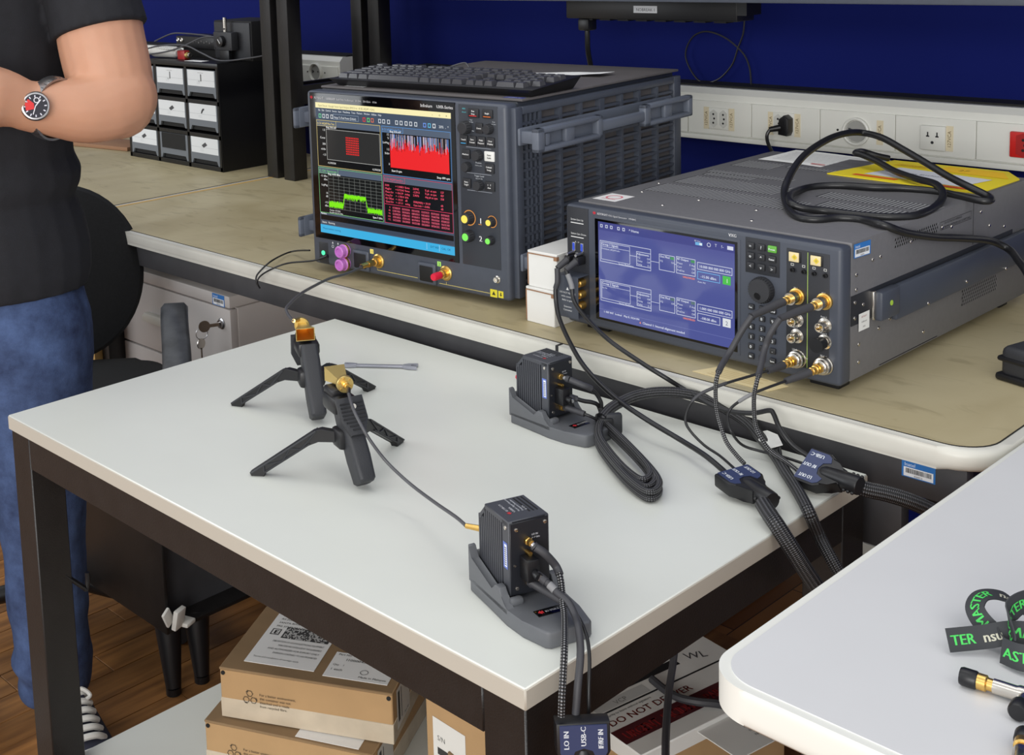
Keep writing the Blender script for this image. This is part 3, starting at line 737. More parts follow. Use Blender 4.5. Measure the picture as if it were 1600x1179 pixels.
# lower strip
obj('power_recess', box(B(), .016, .040, -.0006, .003, .003, .042, .002), 'key_dark', sco)
obj('power_button', cyl(B(), (.0275, 0, .0222), (.0275, -.0018, .0222), .0042, n=16), 'led_green', sco)
for x, z in ((.0835, .0345), (.0825, .0110)):
    c_ = obj('dust_cap', lathe(B(), [(0, 0), (.0115, 0), (.0118, .008), (.0105, .009), (.0105, .018), (.009, .0195), (.007, .0195), (.006, .016), (0, .016)], 20, T(x, 0, z) @ RX(90)), 'purple', sco)
    obj('cap_ribs', lathe(B(), [(.0119, .002), (.0124, .003), (.0124, .006), (.0119, .007)], 12, T(x, 0, z) @ RX(90)), 'gold', c_)
for x in (.1210, .2715):
    fr_ = obj('probe_socket', box(B(), x-.0195, x+.0195, -.0050, .002, .0035, .0395, .004, 3), 'scope_grey', sco)
    obj('socket_recess', box(B(), x-.0150, x+.0150, -.0056, .002, .0080, .0352, .002), 'black_matte', fr_)
def coax_jack(x, z, par, yb=0, big=.0125):
    j = obj('coax_connector', lathe(B(), [(0, 0), (big, 0), (big, .0018), (big*.8, .003), (big*.8, .004), (big*.55, .0042), (big*.55, .012), (big*.42, .0125), (big*.42, .018), (0, .018)], 22, T(x, yb, z) @ RX(90)), 'gold', par)
    b_ = B()
    for k in range(4):
        a = PI/4+k*PI/2; cyl(b_, (x+big*.82*math.cos(a), yb-.0018, z+big*.82*math.sin(a)), (x+big*.82*math.cos(a), yb-.0028, z+big*.82*math.sin(a)), .0015, n=8)
    obj('screws', b_, 'gold_pale', j)
    return j
coax_jack(.1610, .0262, sco); coax_jack(.3105, .0278, sco)
obj('dust_cap', lathe(B(), [(0, .016), (.0062, .016), (.0064, .03), (.0055, .033), (0, .033)], 16, T(.3105, 0, .0278) @ RX(90)), 'red_cap', sco)
hx = B(); cyl(hx, (.161, -.016, .0262), (.161, -.028, .0262), .006, n=6); cyl(hx, (.161, -.028, .0262), (.1595, -.042, .0255), .0045, n=12); obj('hex_nut', hx, 'gold', sco)
p = Prt()
p.rect(.157, .0098, .2485, .0106, (214, 196, 110)); p.rect(.157, .0098, .1578, .014, (214, 196, 110)); p.rect(.2955, .0082, .4, .009, (214, 196, 110)); p.rect(.31, .009, .3108, .013, (214, 196, 110))
for x, s_, c in ((.1455, '1', (240, 220, 110)), (.2963, '2', (170, 230, 110))): p.rect(x-.004, .037, x+.004, .045, c); p.text(x, .0385, s_, .0068, (30, 30, 30), 1, 'c')
p.rect(.4005, .0035, .4145, .0160, (220, 206, 50)); p.poly([(.404, .007), (.411, .007), (.4075, .0135)], (60, 56, 20), 1); p.rect(.4165, .0045, .4265, .0155, (220, 206, 50)); p.poly([(.419, .0095), (.424, .0095), (.4215, .0065)], (60, 56, 20), 1); p.rect(.4205, .0095, .4225, .013, (60, 56, 20), 1)
for i in range(2): p.poly([(.0495+i*.013, .042), (.0535+i*.013, .042), (.0515+i*.013, .046)], (210, 212, 216)); p.circ(.0515+i*.013, .037, .002, (210, 212, 216), 0, 12, .0028)
p.text(.2685, .0050, 'KEYSIGHT', .003, (190, 190, 195), 8)
p.build('front_marks', sco, (0, 0, 0))
obj('ground_post', lathe(B(), [(0, 0), (.006, 0), (.006, .001), (.004, .0015), (.004, .006), (.002, .006), (.002, .003), (0, .003)], 16, T(.4155, 0, .0335) @ RX(90)), 'nickel', sco)
p = Prt(); p.rect(.405, .038, .442, .052, (60, 70, 150)); p.text(.408, .0405, 'CALIBRADO', .006, (220, 225, 240), 1, width=.03); p.build('sticker', sco, (0, 0, .3165), (1, 0, 0), (0, 1, 0))
p = Prt(); p.rect(.05, .045, .098, .068, (232, 232, 232)); p.text(.054, .052, 'UXR', .007, (80, 80, 90), 1)
p.build('sticker', sco, (0, 0, .3165), (1, 0, 0), (0, 1, 0))
SM = Matrix.Translation((-1.5396, .0353, ZB+.0132)) @ Matrix.Rotation(.0811, 4, 'Z')     # oscilloscope frame

# ------------------------------------------------------------------ keyboard on the oscilloscope
kb = thing('keyboard', 'black keyboard lying on top of the oscilloscope', 'keyboard', SM @ Vector((.018, .040, .3168)), .0811+R(1.0))
KW, KD = .438, .14; hf, hb = .0125, .0215
b_ = B()
grid = [(.012, .012, 0), (KW-.012, .012, 0), (KW-.012, KD-.008, 0), (.012, KD-.008, 0), (0, 0, hf), (KW, 0, hf), (KW, KD, hb), (0, KD, hb)]
vv = [b_.verts.new(c) for c in grid]
for f in ((3, 2, 1, 0), (4, 5, 6, 7), (0, 1, 5, 4), (1, 2, 6, 5), (2, 3, 7, 6), (3, 0, 4, 7)): b_.faces.new([vv[i] for i in f])
bmesh.ops.bevel(b_, geom=list(b_.edges), offset=.0018, segments=2, profile=.5, affect='EDGES')
obj('keyboard_body', b_, 'black_plastic', kb)
tilt = math.atan2(hb-hf, KD)
def key_mesh(w, d):
    b_ = B(); h = .0075
    lo = [(-w/2, -d/2, 0), (w/2, -d/2, 0), (w/2, d/2, 0), (-w/2, d/2, 0)]
    hi = [(-w/2+.0018, -d/2+.0022, h), (w/2-.0018, -d/2+.0022, h), (w/2-.0018, d/2-.001, h*.96), (-w/2+.0018, d/2-.001, h*.96)]
    vv = [b_.verts.new(c) for c in lo+hi]
    for f in ((4, 5, 6, 7), (0, 1, 5, 4), (1, 2, 6, 5), (2, 3, 7, 6), (3, 0, 4, 7)): b_.faces.new([vv[i] for i in f])
    return finish(b_, 'key', mat('keycap', (72, 72, 76), .28), 0)
KM = {}
U_ = .0186
kr = [[(0, 1), (2, 1), (3, 1), (4, 1), (5, 1), (6.5, 1), (7.5, 1), (8.5, 1), (9.5, 1), (11, 1), (12, 1), (13, 1), (14, 1), (15.3, 1), (16.3, 1), (17.3, 1)],
      [(i, 1) for i in range(13)]+[(13, 2)]+[(15.3, 1), (16.3, 1), (17.3, 1)]+[(18.6+i, 1) for i in range(4)],
      [(0, 1.5)]+[(1.5+i, 1) for i in range(12)]+[(13.5, 1.5)]+[(15.3, 1), (16.3, 1), (17.3, 1)]+[(18.6+i, 1) for i in range(4)],
      [(0, 1.75)]+[(1.75+i, 1) for i in range(11)]+[(12.75, 2.25)]+[(18.6+i, 1) for i in range(3)],
      [(0, 2.25)]+[(2.25+i, 1) for i in range(10)]+[(12.25, 2.75), (16.3, 1)]+[(18.6+i, 1) for i in range(4)],
      [(0, 1.25), (1.25, 1.25), (2.5, 1.25), (3.75, 6.25), (10, 1.25), (11.25, 1.25), (12.5, 1.25), (13.75, 1.25), (15.3, 1), (16.3, 1), (17.3, 1), (18.6, 2), (20.6, 1)]]
for j, row in enumerate(kr):
    y = KD-.018-(j*.0196 if j == 0 else j*.0192+.004)
    for x, w in row:
        if w not in KM: KM[w] = key_mesh(w*U_-.0026, U_-.0030)
        o = inst('key', KM[w], kb, (.0105+(x+w/2)*U_, y, hf+(hb-hf)*y/KD), (tilt, 0, 0))
lead = B(); sweep(lead, [(.14, .14, .012), (.15, .155, .022), (.175, .165, .03), (.19, .158, .027), (.195, .168, .01), (.20, .2, .003), (.22, .27, .003)], .0016, 6); obj('lead', lead, 'cable_grey', kb)
ps = B()
def strip(a, b):
    x = .12+.27*a; y = .305+.05*b+.02*a*a-.012*math.sin(a*5); return SM @ Vector((x, y, .3172+.0025*(.5+.5*math.sin(a*9+b))+(.004*max(0, a-.85)/.15)))
grid_sheet(ps, 24, 3, strip)
tag(obj('paper_strip', ps, 'paper', smooth=60), 'crumpled white paper strip behind the keyboard on the oscilloscope', 'paper')
# ------------------------------------------------------------------ signal generator
VLOC = Vector((-.975, .0557, ZB+.013)); VYAW = -.0099
vx = thing('signal_generator', 'wide grey signal generator with a blue touch screen', 'signal generator', VLOC, VYAW)
VM = Matrix.Translation(VLOC) @ Matrix.Rotation(VYAW, 4, 'Z')
obj('front_bezel', box(B(), -.001, .431, 0, .026, 0, .1765, .0055, 3), 'vxg_bezel', vx)
obj('case', box(B(), .002, .430, .026, .556, .001, .1780, .0015), 'vxg_metal', vx)
for x in (.015, .375):
    for y in (.026, .5): obj('foot', box(B(), x, x+.04, y, y+.028, -.013, .002, .0015), 'black_plastic', vx)
obj('side_recess', box(B(), .4295, .4306, .026, .5, .072, .1105), 'vxg_panel', vx, 0)
# carry strap rail on the side
rl = obj('side_rail', box(B(), .430, .439, .128, .552, .058, .1045, .003), 'vxg_bezel', vx)
obj('strap_end', box(B(), .430, .443, .080, .128, .068, .106, .003), 'vxg_bezel', rl)
obj('strap_clip', box(B(), .430, .435, .074, .081, .070, .107, .001), 'nickel', rl)
obj('clip_button', cyl(B(), (.443, .104, .088), (.4436, .104, .088), .0035, n=14), mat('lime', (170, 205, 70), .5), rl)
scr = finish(lathe(B(), [(0, 0), (.0026, 0), (.0024, .0008), (.0012, .0012), (0, .0010)], 12, RY(90)), 'screw', 'nickel')
for y, z in ((.037, .136), (.078, .147), (.037, .117), (.098, .147), (.034, .101), (.034, .081), (.055, .094), (.125, .060), (.096, .054), (.045, .045), (.045, .022), (.18, .151), (.215, .062), (.27, .154), (.298, .150), (.42, .13), (.33, .068), (.46, .060), (.39, .155), (.22, .02), (.47, .12)):
    inst('screw', scr, vx, (.4305 if not (.128 < y < .552 and .058 < z < .1045) else .439, y, z))
def perf(y0, y1, z0, z1):
    p = Prt(); ny, nz = int((y1-y0)/.0058), int((z1-z0)/.0042); sk = 0.
    for j in range(nz):
        for i in range(ny):
            y = y0+(i+.5*(j % 2))*(y1-y0)/ny; z = z0+(j+.5)*(z1-z0)/nz
            p.poly([(y, z-.0018), (y+.0034, z-.0012), (y+.0042, z+.0016), (y+.0008, z+.0010)], (12, 12, 13))
            p.poly([(y+.0036, z-.0012), (y+.0046, z-.0010), (y+.0054, z+.0018), (y+.0044, z+.0016)], (176, 176, 178), 1)
    return p
p = perf(.335, .449, .029, .058); p.build('vent_perforation', vx, (.4302, 0, 0), (0, 1, 0), (0, 0, 1))
p = perf(.136, .257, .150, .164); p.build('vent_perforation', vx, (.4302, 0, 0), (0, 1, 0), (0, 0, 1))
p = Prt(); p.frame(.2645, .1505, .3595, .1620, .0005, (30, 30, 32)); p.poly([(.267, .1525), (.273, .1525), (.27, .159)], (30, 30, 32)); p.text(.276, .1575, 'DO NOT BLOCK OPENINGS', .0042, (30, 30, 32)); p.text(.276, .1522, 'NE PAS OBSTRUER LES OUVERTURES', .0042, (30, 30, 32), width=.08)
p.build('warning_label', vx, (.4301, 0, 0), (0, 1, 0), (0, 0, 1))
obj('panel_seam', box(B(), .4298, .4303, .3665, .3672, .112, .178), 'black_matte', vx, 0); obj('bottom_slot', box(B(), .4298, .4303, .10, .262, .0035, .0045), 'black_matte', vx, 0)
asset_label(vx, (.4305, .0295, .1575), (0, 1, -.03), (0, 0, 1), .042, .018)
p = Prt(); p.rect(0, 0, .027, .0225, (232, 232, 228)); p.text(.0135, .0165, 'KEYSIGHT', .003, (160, 60, 60), 1, 'c'); p.text(.0135, .010, 'Calibrated', .0032, (90, 90, 90), 1, 'c'); p.text(.0135, .0035, 'DUE', .003, (90, 90, 90), 1, 'c'); p.build('calibration_label', vx, (.4312, .0425, .0617), (0, 1, 0), (0, 0, 1))
# top slots: dark slots, light reflections painted as pale stripes between them
p = Prt()
def slots(x0, x1, y0, y1, n, sk=.6):
    for i in range(n):
        x = x0+(x1-x0)*i/n; w = (x1-x0)/n*.5
        p.poly([(x, y0), (x+w, y0), (x+w+(y1-y0)*.0, y1), (x, y1)], (58, 58, 60)); p.poly([(x+w, y0), (x+w*2, y0), (x+w*2, y1), (x+w, y1)], (150, 150, 151))
for x0, x1, y0, y1 in ((.03, .275, .145, .205), (.285, .425, .195, .232), (.03, .20, .222, .285), (.255, .425, .25, .29), (.03, .115, .30, .322), (.02, .17, .325, .345), (.10, .20, .43, .448), (.02, .09, .395, .45)):
    p = Prt(); slots(x0, x1, y0, y1, int((x1-x0)/.0062)); o = p.build('vent_slots', vx, (0, 0, .178), (1, 0, 0), (0, 1, 0)); o['kind'] = 'stuff'
for x, y in ((.04, .13), (.14, .13), (.24, .12), (.34, .12), (.02, .2), (.41, .14), (.12, .07), (.27, .06), (.21, .30), (.40, .32)):
    o = inst('screw', scr, vx, (x, y, .178), (0, R(-90), 0))
p = Prt(); p.rect(0, 0, .042, .048, (232, 230, 228)); p.circ(.021, .026, .010, (220, 120, 130), 1, 16, .013); p.text(.021, .010, 'GARANTIA', .005, (200, 80, 90), 1, 'c'); p.build('warranty_sticker', vx, (.012, .046, .178), (1, 0, 0), (0, 1, 0))
# front, left column
obj('connector_bay', box(B(), .003, .0418, -.0008, .003, .012, .1735, .0006), 'vxg_panel', vx)
p = Prt(); p.text(.010, .1545, 'System Sync Up', .0036, (225, 225, 225), 1); p.rect(.010, .150, .0335, .1512, (225, 225, 225), 1); p.text(.010, .1335, 'System Sync Down', .0036, (225, 225, 225), 1); p.rect(.010, .129, .0335, .1302, (225, 225, 225), 1); p.text(.021, .121, '< - >', .004, (225, 225, 225), 1, 'c'); p.text(.0225, .1045, 'USB PD', .003, (225, 225, 225), 1, 'c'); p.build('bay_lettering', vx, (0, -.0008, 0))
for x in (.0147, .0297):
    u_ = obj('usb_socket', box(B(), x-.0030, x+.0030, -.0016, .001, .1085, .1215, .0004), 'steel', vx)
    obj('usb_tongue', box(B(), x-.0018, x+.0020, -.0020, -.001, .1098, .1205), mat('usb_blue', (50, 80, 200), .4), u_)
for x in (.0155, .0315):
    pl_ = obj('usb_plug', box(B(), x-.0052, x+.0052, -.019, 0, .0915, .1045, .0025), 'black_plastic', vx)
    obj('thumbscrew', cyl(B(), (x, -.002, .1072), (x, -.018, .1068), .0022, n=10), 'steel', pl_)
    obj('strain_relief', cyl(B(), (x, -.017, .098), (x-.005, -.034, .088), .0050, .0040, 12), 'cable_sleeve', pl_)
# guard bracket over the lower left connectors
gb = obj('connector_guard', box(B(), .0025, .0415, -.026, -.0245, .0145, .0775, .0008), 'vxg_bezel', vx)
obj('guard_top', box(B(), .0025, .0415, -.026, 0, .0760, .0775, .0006), 'vxg_bezel', gb); obj('guard_base', box(B(), .020, .0415, -.026, 0, .0145, .0160, .0006), 'vxg_bezel', gb)
p = Prt(); p.poly([(.018, .060), (.023, .060), (.0205, .0645)], (225, 225, 225))
for i, s_ in enumerate(('DO NOT REMOVE', 'while connected', 'Refer to guide')): p.text(.0205, .0545-i*.0055, s_, .0036, (225, 225, 225), 1, 'c')
p.text(.0205, .034, 'Extension', .0036, (225, 225, 225), 1, 'c'); p.text(.0205, .029, 'Connector', .0036, (225, 225, 225), 1, 'c'); p.build('lettering', gb, (.002, -.026, -.004))
for z in (.066, .049, .032):
    obj('coax_connector', lathe(B(), [(0, 0), (.006, 0), (.006, .012), (.0045, .013), (.0045, .020), (.0025, .021), (0, .021)], 14, T(.0305, 0, z-.002) @ RX(90)), 'copper_gold', vx)
# display
dg = obj('display_glass', box(B(), .0535, .2875, -.0014, .003, .0140, .1625, .0012), 'glass_black', vx)
fr = obj('display_frame', box(B(), .0500, .2910, -.0008, .003, .0105, .1660, .0008), 'vxg_bezel', vx)
p = Prt(); p.text(.058, .1682, 'KEYSIGHT', .0042, (215, 215, 220), 1, bold=.0002); p.text(.0775, .1682, 'VXG Signal Generator   M9484C', .0036, (200, 200, 205), 1)
for k, hgt in enumerate((.0016, .0034, .005, .0026, .004, .0018)): p.line((.0505+k*.0009, .1698-hgt/2), (.0505+k*.0009, .1698+hgt/2), .0006, (214, 40, 56), 1)
p.text(.279, .1682, 'VXG', .0058, (225, 225, 228), 1, 'c', bold=.0003); p.build('brand_lettering', vx, (0, 0, 0))
p = Prt(); X0, X1, Z0, Z1 = .0605, .2835, .0180, .1590
L1 = (226, 232, 250)
p.rect(X0, Z0, X1, Z1, (84, 92, 160)); p.rect(X0, .147, X1, Z1, (68, 76, 146), 1)
for i, x in enumerate((.0665, .0755, .084, .0965, .1055)): p.frame(x-.002, .151, x+.0022, .1555, .0009, L1, 2)
p.text(.1145, .1515, '^ Home', .0052, L1, 2, bold=.0002)
p.text(.222, .154, 'RF Out', .0032, L1, 2); p.rect(.2235, .1495, .2345, .1535, (120, 190, 240), 2); p.rect(.2300, .15, .234, .153, (240, 250, 255), 3); p.circ(.2445, .1525, .0022, L1, 2, 12, .003)
p.text(.2535, .1515, 'T', .0055, L1, 2); p.text(.263, .151, '?-', .006, L1, 2); p.rect(.2725, .1505, .2815, .1555, L1, 2)
def chan(zt_, one):
    p.frame(.0635, zt_-.031, .1515, zt_, .0007, L1, 2); p.frame(.0655, zt_-.0275, .116, zt_-.002, .0006, L1, 2); p.rect(.0655, zt_-.0085, .116, zt_-.008, L1, 2)
    p.text(.0665, zt_-.0065, 'Group 1 Signals' if one else 'Group 2 Signals', .0046, L1, 3, bold=.0002); p.text(.0665, zt_-.0125, 'Modulated_64QAM.wfm' if one else 'No file', .0032, L1, 3)
    p.text(.096, zt_-.0305, 'Vector Modulation', .0034, L1, 3, bold=.0001)
    p.rect(.116, zt_-.0145, .127, zt_-.0139, L1, 2)
    p.frame(.127, zt_-.0270, .1515, zt_-.0065, .0007, L1, 2); p.text(.128, zt_-.0110, 'Adjustments', .004, L1, 3, bold=.0002)
    for i, (a, b) in enumerate((('I/Q', 'Off'), ('Delay', 'Off'), ('Relay', '0 s'))): p.text(.1285, zt_-.0160-i*.0048, a, .0038, L1, 3); p.text(.1500, zt_-.0160-i*.0048, b, .0038, L1, 3, 'r')
    p.rect(.1515, zt_-.0170, .165, zt_-.0164, L1, 2)
    p.frame(.165, zt_-.0265, .1905, zt_-.0040, .0007, L1, 2); p.text(.1665, zt_-.0085, 'Out Mod', .0042, L1, 3, bold=.0002); p.rect(.1835, zt_-.0092, .1895, zt_-.0055, (60, 150, 90) if one else (90, 120, 120), 3)
    p.text(.1665, zt_-.0145, 'I/Q', .0036, L1, 3); p.text(.1895, zt_-.0145, 'On' if one else 'Off', .0036, L1, 3, 'r'); p.rect(.1905, zt_-.0150, .193, zt_-.0144, L1, 2)
    p.frame(.193, zt_-.0265, .2235, zt_-.0030, .0007, L1, 2); p.text(.1945, zt_-.0075, 'RF Output', .0042, L1, 3, bold=.0002); p.rect(.2165, zt_-.0082, .2225, zt_-.0045, (60, 150, 90) if one else (90, 120, 120), 3)
    for i, (a, b) in enumerate((('Phase', '0 deg'), ('Corr', 'Off'), ('PreDist', 'Off'))): p.text(.1945, zt_-.0130-i*.0050, a, .0038, L1, 3); p.text(.2225, zt_-.0130-i*.0050, b, .0038, L1, 3, 'r')
    p.frame(.2265, zt_-.0155, .280, zt_-.0055, .0007, L1, 2); p.text(.2535, zt_-.0125, '10.000 000 000 000 GHz' if one else '1.000 000 000 000 GHz', .005, L1, 3, 'c', width=.048, bold=.0002)
    p.frame(.2265, zt_-.0290, .2615, zt_-.0180, .0007, (120, 200, 255) if one else L1, 2); p.text(.2435, zt_-.0260, '-15.00 dBm' if one else '-100.00 dBm', .005, L1, 3, 'c', width=.024, bold=.0002)
    p.rect(.2655, zt_-.0290, .2775, zt_-.0175, (70, 200, 70) if one else (236, 240, 244), 2); p.text(.2715, zt_-.0265, '1' if one else '2', .008, (240, 255, 240) if one else (90, 96, 130), 3, 'c')
    p.text(.2035, zt_-.0310, 'UNLEVELED', .0036, (250, 140, 110), 3, bold=.0003); p.text(.227, zt_-.0335, 'Auto Att' if one else '', .0034, L1, 3)
chan(.1320, True); chan(.0745, False)
p.rect(X0, .0305, X1, .0310, (120, 128, 190), 2); p.text(.0685, .0265, '1: REF INT  Locked', .0040, L1, 3, bold=.0002); p.text(.104, .0265, 'May 8, 10:54 PM', .0040, L1, 3, bold=.0002)
p.poly([(.131, .0225), (.134, .0225), (.1325, .0255)], (250, 150, 110), 3); p.text(.1365, .0225, 'Channel 1: Internal alignment needed', .0046, L1, 3, bold=.0002)
p.build('screen_picture', dg, (0, -.0014, 0), mt='screen_dim')
# keypad column
obj('keypad_panel', box(B(), .2985, .3475, -.0006, .003, .125, .1715, .0005), 'vxg_panel', vx)
def vkey(x, z, t_, mt='key_dark', w=.0098, h=.0090): button(x, z, w, h, t_, mt, (235, 238, 240), None, vx, .0024, .0058 if len(t_) == 1 else .0036)
for j, row in enumerate((('=', '?', ''), ('o', '^', 'Enter'), ('<', 'v', '>'))):
    for i, s_ in enumerate(row): vkey(.3068+i*.0155, .1611-j*.0131, s_ if not (j == 0 and i == 2) else 'Preset', 'key_green' if (j == 0 and i == 2) else 'key_dark', .0105 if not (j == 0 and i == 2) else .0125)
wh = obj('tuning_wheel', lathe(B(), [(0, 0), (.0172, 0), (.0172, .004), (.0158, .008), (.0150, .010), (0, .010)], 30, T(.3235, 0, .1055) @ RX(90)), 'black_soft', vx)
gr = B()
for i in range(30):
    a = 2*PI*i/30; cyl(gr, (.3235+.0168*math.cos(a), -.001, .1055+.0168*math.sin(a)), (.3235+.0158*math.cos(a), -.0085, .1055+.0158*math.sin(a)), .0009, n=5)
obj('wheel_grip', gr, 'key_dark', wh)
obj('finger_dimple', lathe(B(), [(0, .0101), (.0042, .0101), (.0046, .0106), (.0050, .0101)], 16, T(.3215, 0, .0985) @ RX(90)), 'black_plastic', wh)
for j, row in enumerate((('Esc', '', 'Local'), ('7', '8', '9'), ('4', '5', '6'), ('1', '2', '3'), ('0', '.', '-'), ('Bk', '', 'Save'))):
    for i, s_ in enumerate(row): vkey(.3078+i*.0156, .0803-j*.0132, s_, w=.0085, h=.0080)
# RF module
obj('module_panel', box(B(), .3570, .4155, -.0006, .003, .0150, .1660, .0008), 'vxg_panel', vx)
p = Prt(); p.rect(.3860, .016, .3870, .1645, (150, 175, 90))
for x in (.3650, .3805, .3945, .4095): p.frame(x-.0015, .1445, x+.0025, .1475, .0005, (220, 220, 215))
for x, z, s_ in ((.370, .1155, 'RF 1'), (.408, .1155, 'RF 2'), (.3695, .0855, 'Trig 1'), (.4085, .0855, 'Event 1'), (.3695, .0645, 'Sync 2'), (.4085, .0645, 'Event 2'), (.3705, .0355, 'LO Out'), (.4085, .0355, 'RF Out')): p.text(x, z, s_, .0028, (215, 215, 215), 1, 'c')
p.text(.378, .0275, 'Max Reverse Power', .0024, (215, 215, 215), 1, 'c'); p.poly([(.3785, .0215), (.3825, .0215), (.3805, .025)], (215, 215, 215)); p.build('module_marks', vx, (0, -.0006, 0))
for x in (.3690, .3985):
    o_ = obj('indicator_socket', box(B(), x-.0085, x+.0085, -.0014, .002, .1490, .1630, .0008), 'black_plastic', vx)
    obj('indicator_card', box(B(), x-.0075, x+.0060, -.0030, -.001, .1500, .1620, .0004), 'paper_cream', o_); p = Prt(); p.poly([(x-.0035, .156), (x+.0005, .152), (x+.0045, .156), (x+.0005, .160)], (226, 200, 60)); p.rect(x-.001, .1545, x+.002, .1575, (190, 170, 70), 1); p.build('indicator_mark', o_, (0, -.0030, 0))
for x in (.3660, .3815, .3955, .4105): obj('mini_jack', lathe(B(), [(0, 0), (.0030, 0), (.0030, .0035), (.002, .0035), (.002, .001), (0, .001)], 12, T(x, 0, .1392) @ RX(90)), 'black_plastic', vx)
def bnc(x, z, capped=False):
    j = obj('bnc_connector', lathe(B(), [(0, 0), (.0092, 0), (.0092, .0012), (.0060, .002), (.0060, .015), (.0050, .015), (.0050, .004), (0, .004)], 20, T(x, 0, z) @ RX(90)), 'nickel', vx)
    if capped: obj('dust_cap', lathe(B(), [(0, .006), (.0075, .006), (.0075, .017), (.0092, .018), (.0092, .022), (0, .0222)], 18, T(x, 0, z) @ RX(90)), 'black_plastic', j)
    else:
        obj('centre_pin', cyl(B(), (x, -.004, z), (x, -.012, z), .0018, n=10), 'gold', j); b_ = B(); box(b_, x-.0072, x+.0072, -.010, -.008, z-.0012, z+.0012); obj('lugs', b_, 'nickel', j)
bnc(.3722, .0755); bnc(.3722, .0545); bnc(.4100, .0760); bnc(.4100, .0550, True)
def rf_out(x, z, hexy):
    j = obj('rf_connector', lathe(B(), [(0, 0), (.0105, 0), (.0105, .003), (.0085, .0035), (.0085, .006), (.0078, .006), (.0078, .013), (.006, .013), (0, .013)] if not hexy else [(0, 0), (.0118, 0), (.0118, .003), (.0108, .004), (.0108, .009), (.0092, .0095), (.0092, .014), (.0075, .015), (0, .015)], 22, T(x, 0, z) @ RX(90)), 'nickel' if hexy else 'gold', vx)
    y = -.013 if not hexy else -.015
    q = B()
    if not hexy: cyl(q, (x, y+.004, z), (x, y-.006, z), .0078, n=20)
    obj('coupling_nut', q if not hexy else cyl(q, (x, y, z), (x, y-.006, z), .0070, n=6), 'nickel' if not hexy else 'gold', j); y -= .006
    obj('gold_plug', lathe(B(), [(0, 0), (.0055, 0), (.0055, .004), (.0042, .0045), (.0042, .009), (.005, .0095), (.005, .012), (.0036, .0125), (.0036, .016), (0, .016)], 14, T(x, y, z) @ RX(90)), 'gold', j)
rf_out(.3725, .1062, False); rf_out(.4095, .1065, False); rf_out(.3745, .0258, True); rf_out(.4105, .0250, True)
# ------------------------------------------------------------------ things lying on the generator and the bench
sh = B(); grid_sheet(sh, 12, 4, lambda a, b: VM @ Vector((.0275+.18*a+.002*b, .468+.118*b-.006*a, .1784+.0006*math.sin(a*6))))
o = tag(obj('document_sheet', sh, 'paper', smooth=60), 'white printed sheet at the back of the signal generator', 'paper')
p = Prt()
for j in range(7): p.rect(.045, .485+j*.012, .185-.02*(j % 3), .4865+j*.012, (150, 150, 152))
p.rect(.12, .474, .145, .479, (200, 70, 70)); p.build('lettering', o, (0, 0, 0), fn=lambda x, y, l: VM @ Vector((x, y, .1796+l)))
yb_ = B(); pts = [(.183, .414), (.423, .398), (.4257, .5323), (.39, .5806), (.2109, .5778)]
prism(yb_, pts, .1782, .1800); bmesh.ops.transform(yb_, matrix=VM, verts=yb_.verts)
o = tag(obj('document_pouch', yb_, 'yellow', smooth=0), 'yellow plastic document pouch on the right rear of the signal generator', 'pouch')
p = Prt(); p.poly([(.23, .44), (.385, .425), (.40, .50), (.25, .52)], (214, 216, 222)); p.poly([(.218, .424), (.29, .418), (.292, .428), (.22, .434)], (216, 88, 40), 1); p.poly([(.33, .414), (.40, .409), (.402, .420), (.332, .425)], (216, 88, 40), 1)
p.poly([(.23, .535), (.285, .53), (.287, .548), (.232, .552)], (226, 190, 30)); p.text(.24, .538, 'DOCUMENTOS', .008, (120, 100, 20), 1); p.poly([(.30, .527), (.415, .52), (.39, .565), (.305, .568)], (250, 200, 40)); p.text(.33, .54, '27', .016, (110, 90, 20), 1)
p.text(.24, .475, 'Packing List Enclosed', .012, (120, 124, 140), 2); p.text(.36, .41, 'DHL' if False else 'EXPRESS', .007, (190, 60, 30), 2); p.build('pouch_print', o, (0, 0, 0), fn=lambda x, y, l: VM @ Vector((x, y, .1802+l)))
ch = B(); prism(ch, [(-.7336, .0169), (-.6207, .0137), (-.6114, .0468), (-.715, .0607)], ZB+.0003, ZB+.0008)
o = tag(obj('paper_slip', ch, 'paper_cream', smooth=0), 'cream paper slip under the front of the signal generator', 'paper')
p = Prt()
for j in range(5): p.rect(-.715+j*.002, .022+j*.006, -.64-(j % 2)*.01, .0226+j*.006, (190, 160, 90))
p.build('lettering', o, (0, 0, ZB+.0008), (1, 0, 0), (0, 1, 0))
def small_box(label, cx, cy, z, w, d, h, yaw):
    t = thing('carton', label, 'box', (cx, cy, z), yaw, 'two small white cartons')
    obj('carton_body', box(B(), -w/2, w/2, 0, d, 0, h-.002, .001, 1), 'card_white', t)
    obj('lid', box(B(), -w/2-.0006, w/2+.0006, -.0006, d, h-.004, h, .0008, 1), 'card_white', t)
    obj('lid_edge', box(B(), -w/2, w/2, -.0012, .0002, h-.0055, h-.004), 'card_edge', t, 0); obj('side_flap', box(B(), -w/2-.003, -w/2, .001, d*.9, .002, h-.006, .0008, 1), 'card_edge', t)
    obj('tuck_tab', box(B(), w/2-.005, w/2+.001, -.0014, .004, h-.010, h-.004), 'card_edge', t, 0)
small_box('small white carton at the bottom of the pair beside the signal generator', -1.020, .047, ZB, .055, .11, .055, R(-1))
small_box('small white carton stacked on top of the other beside the signal generator', -1.017, .050, ZB+.0552, .054, .11, .056, R(2))
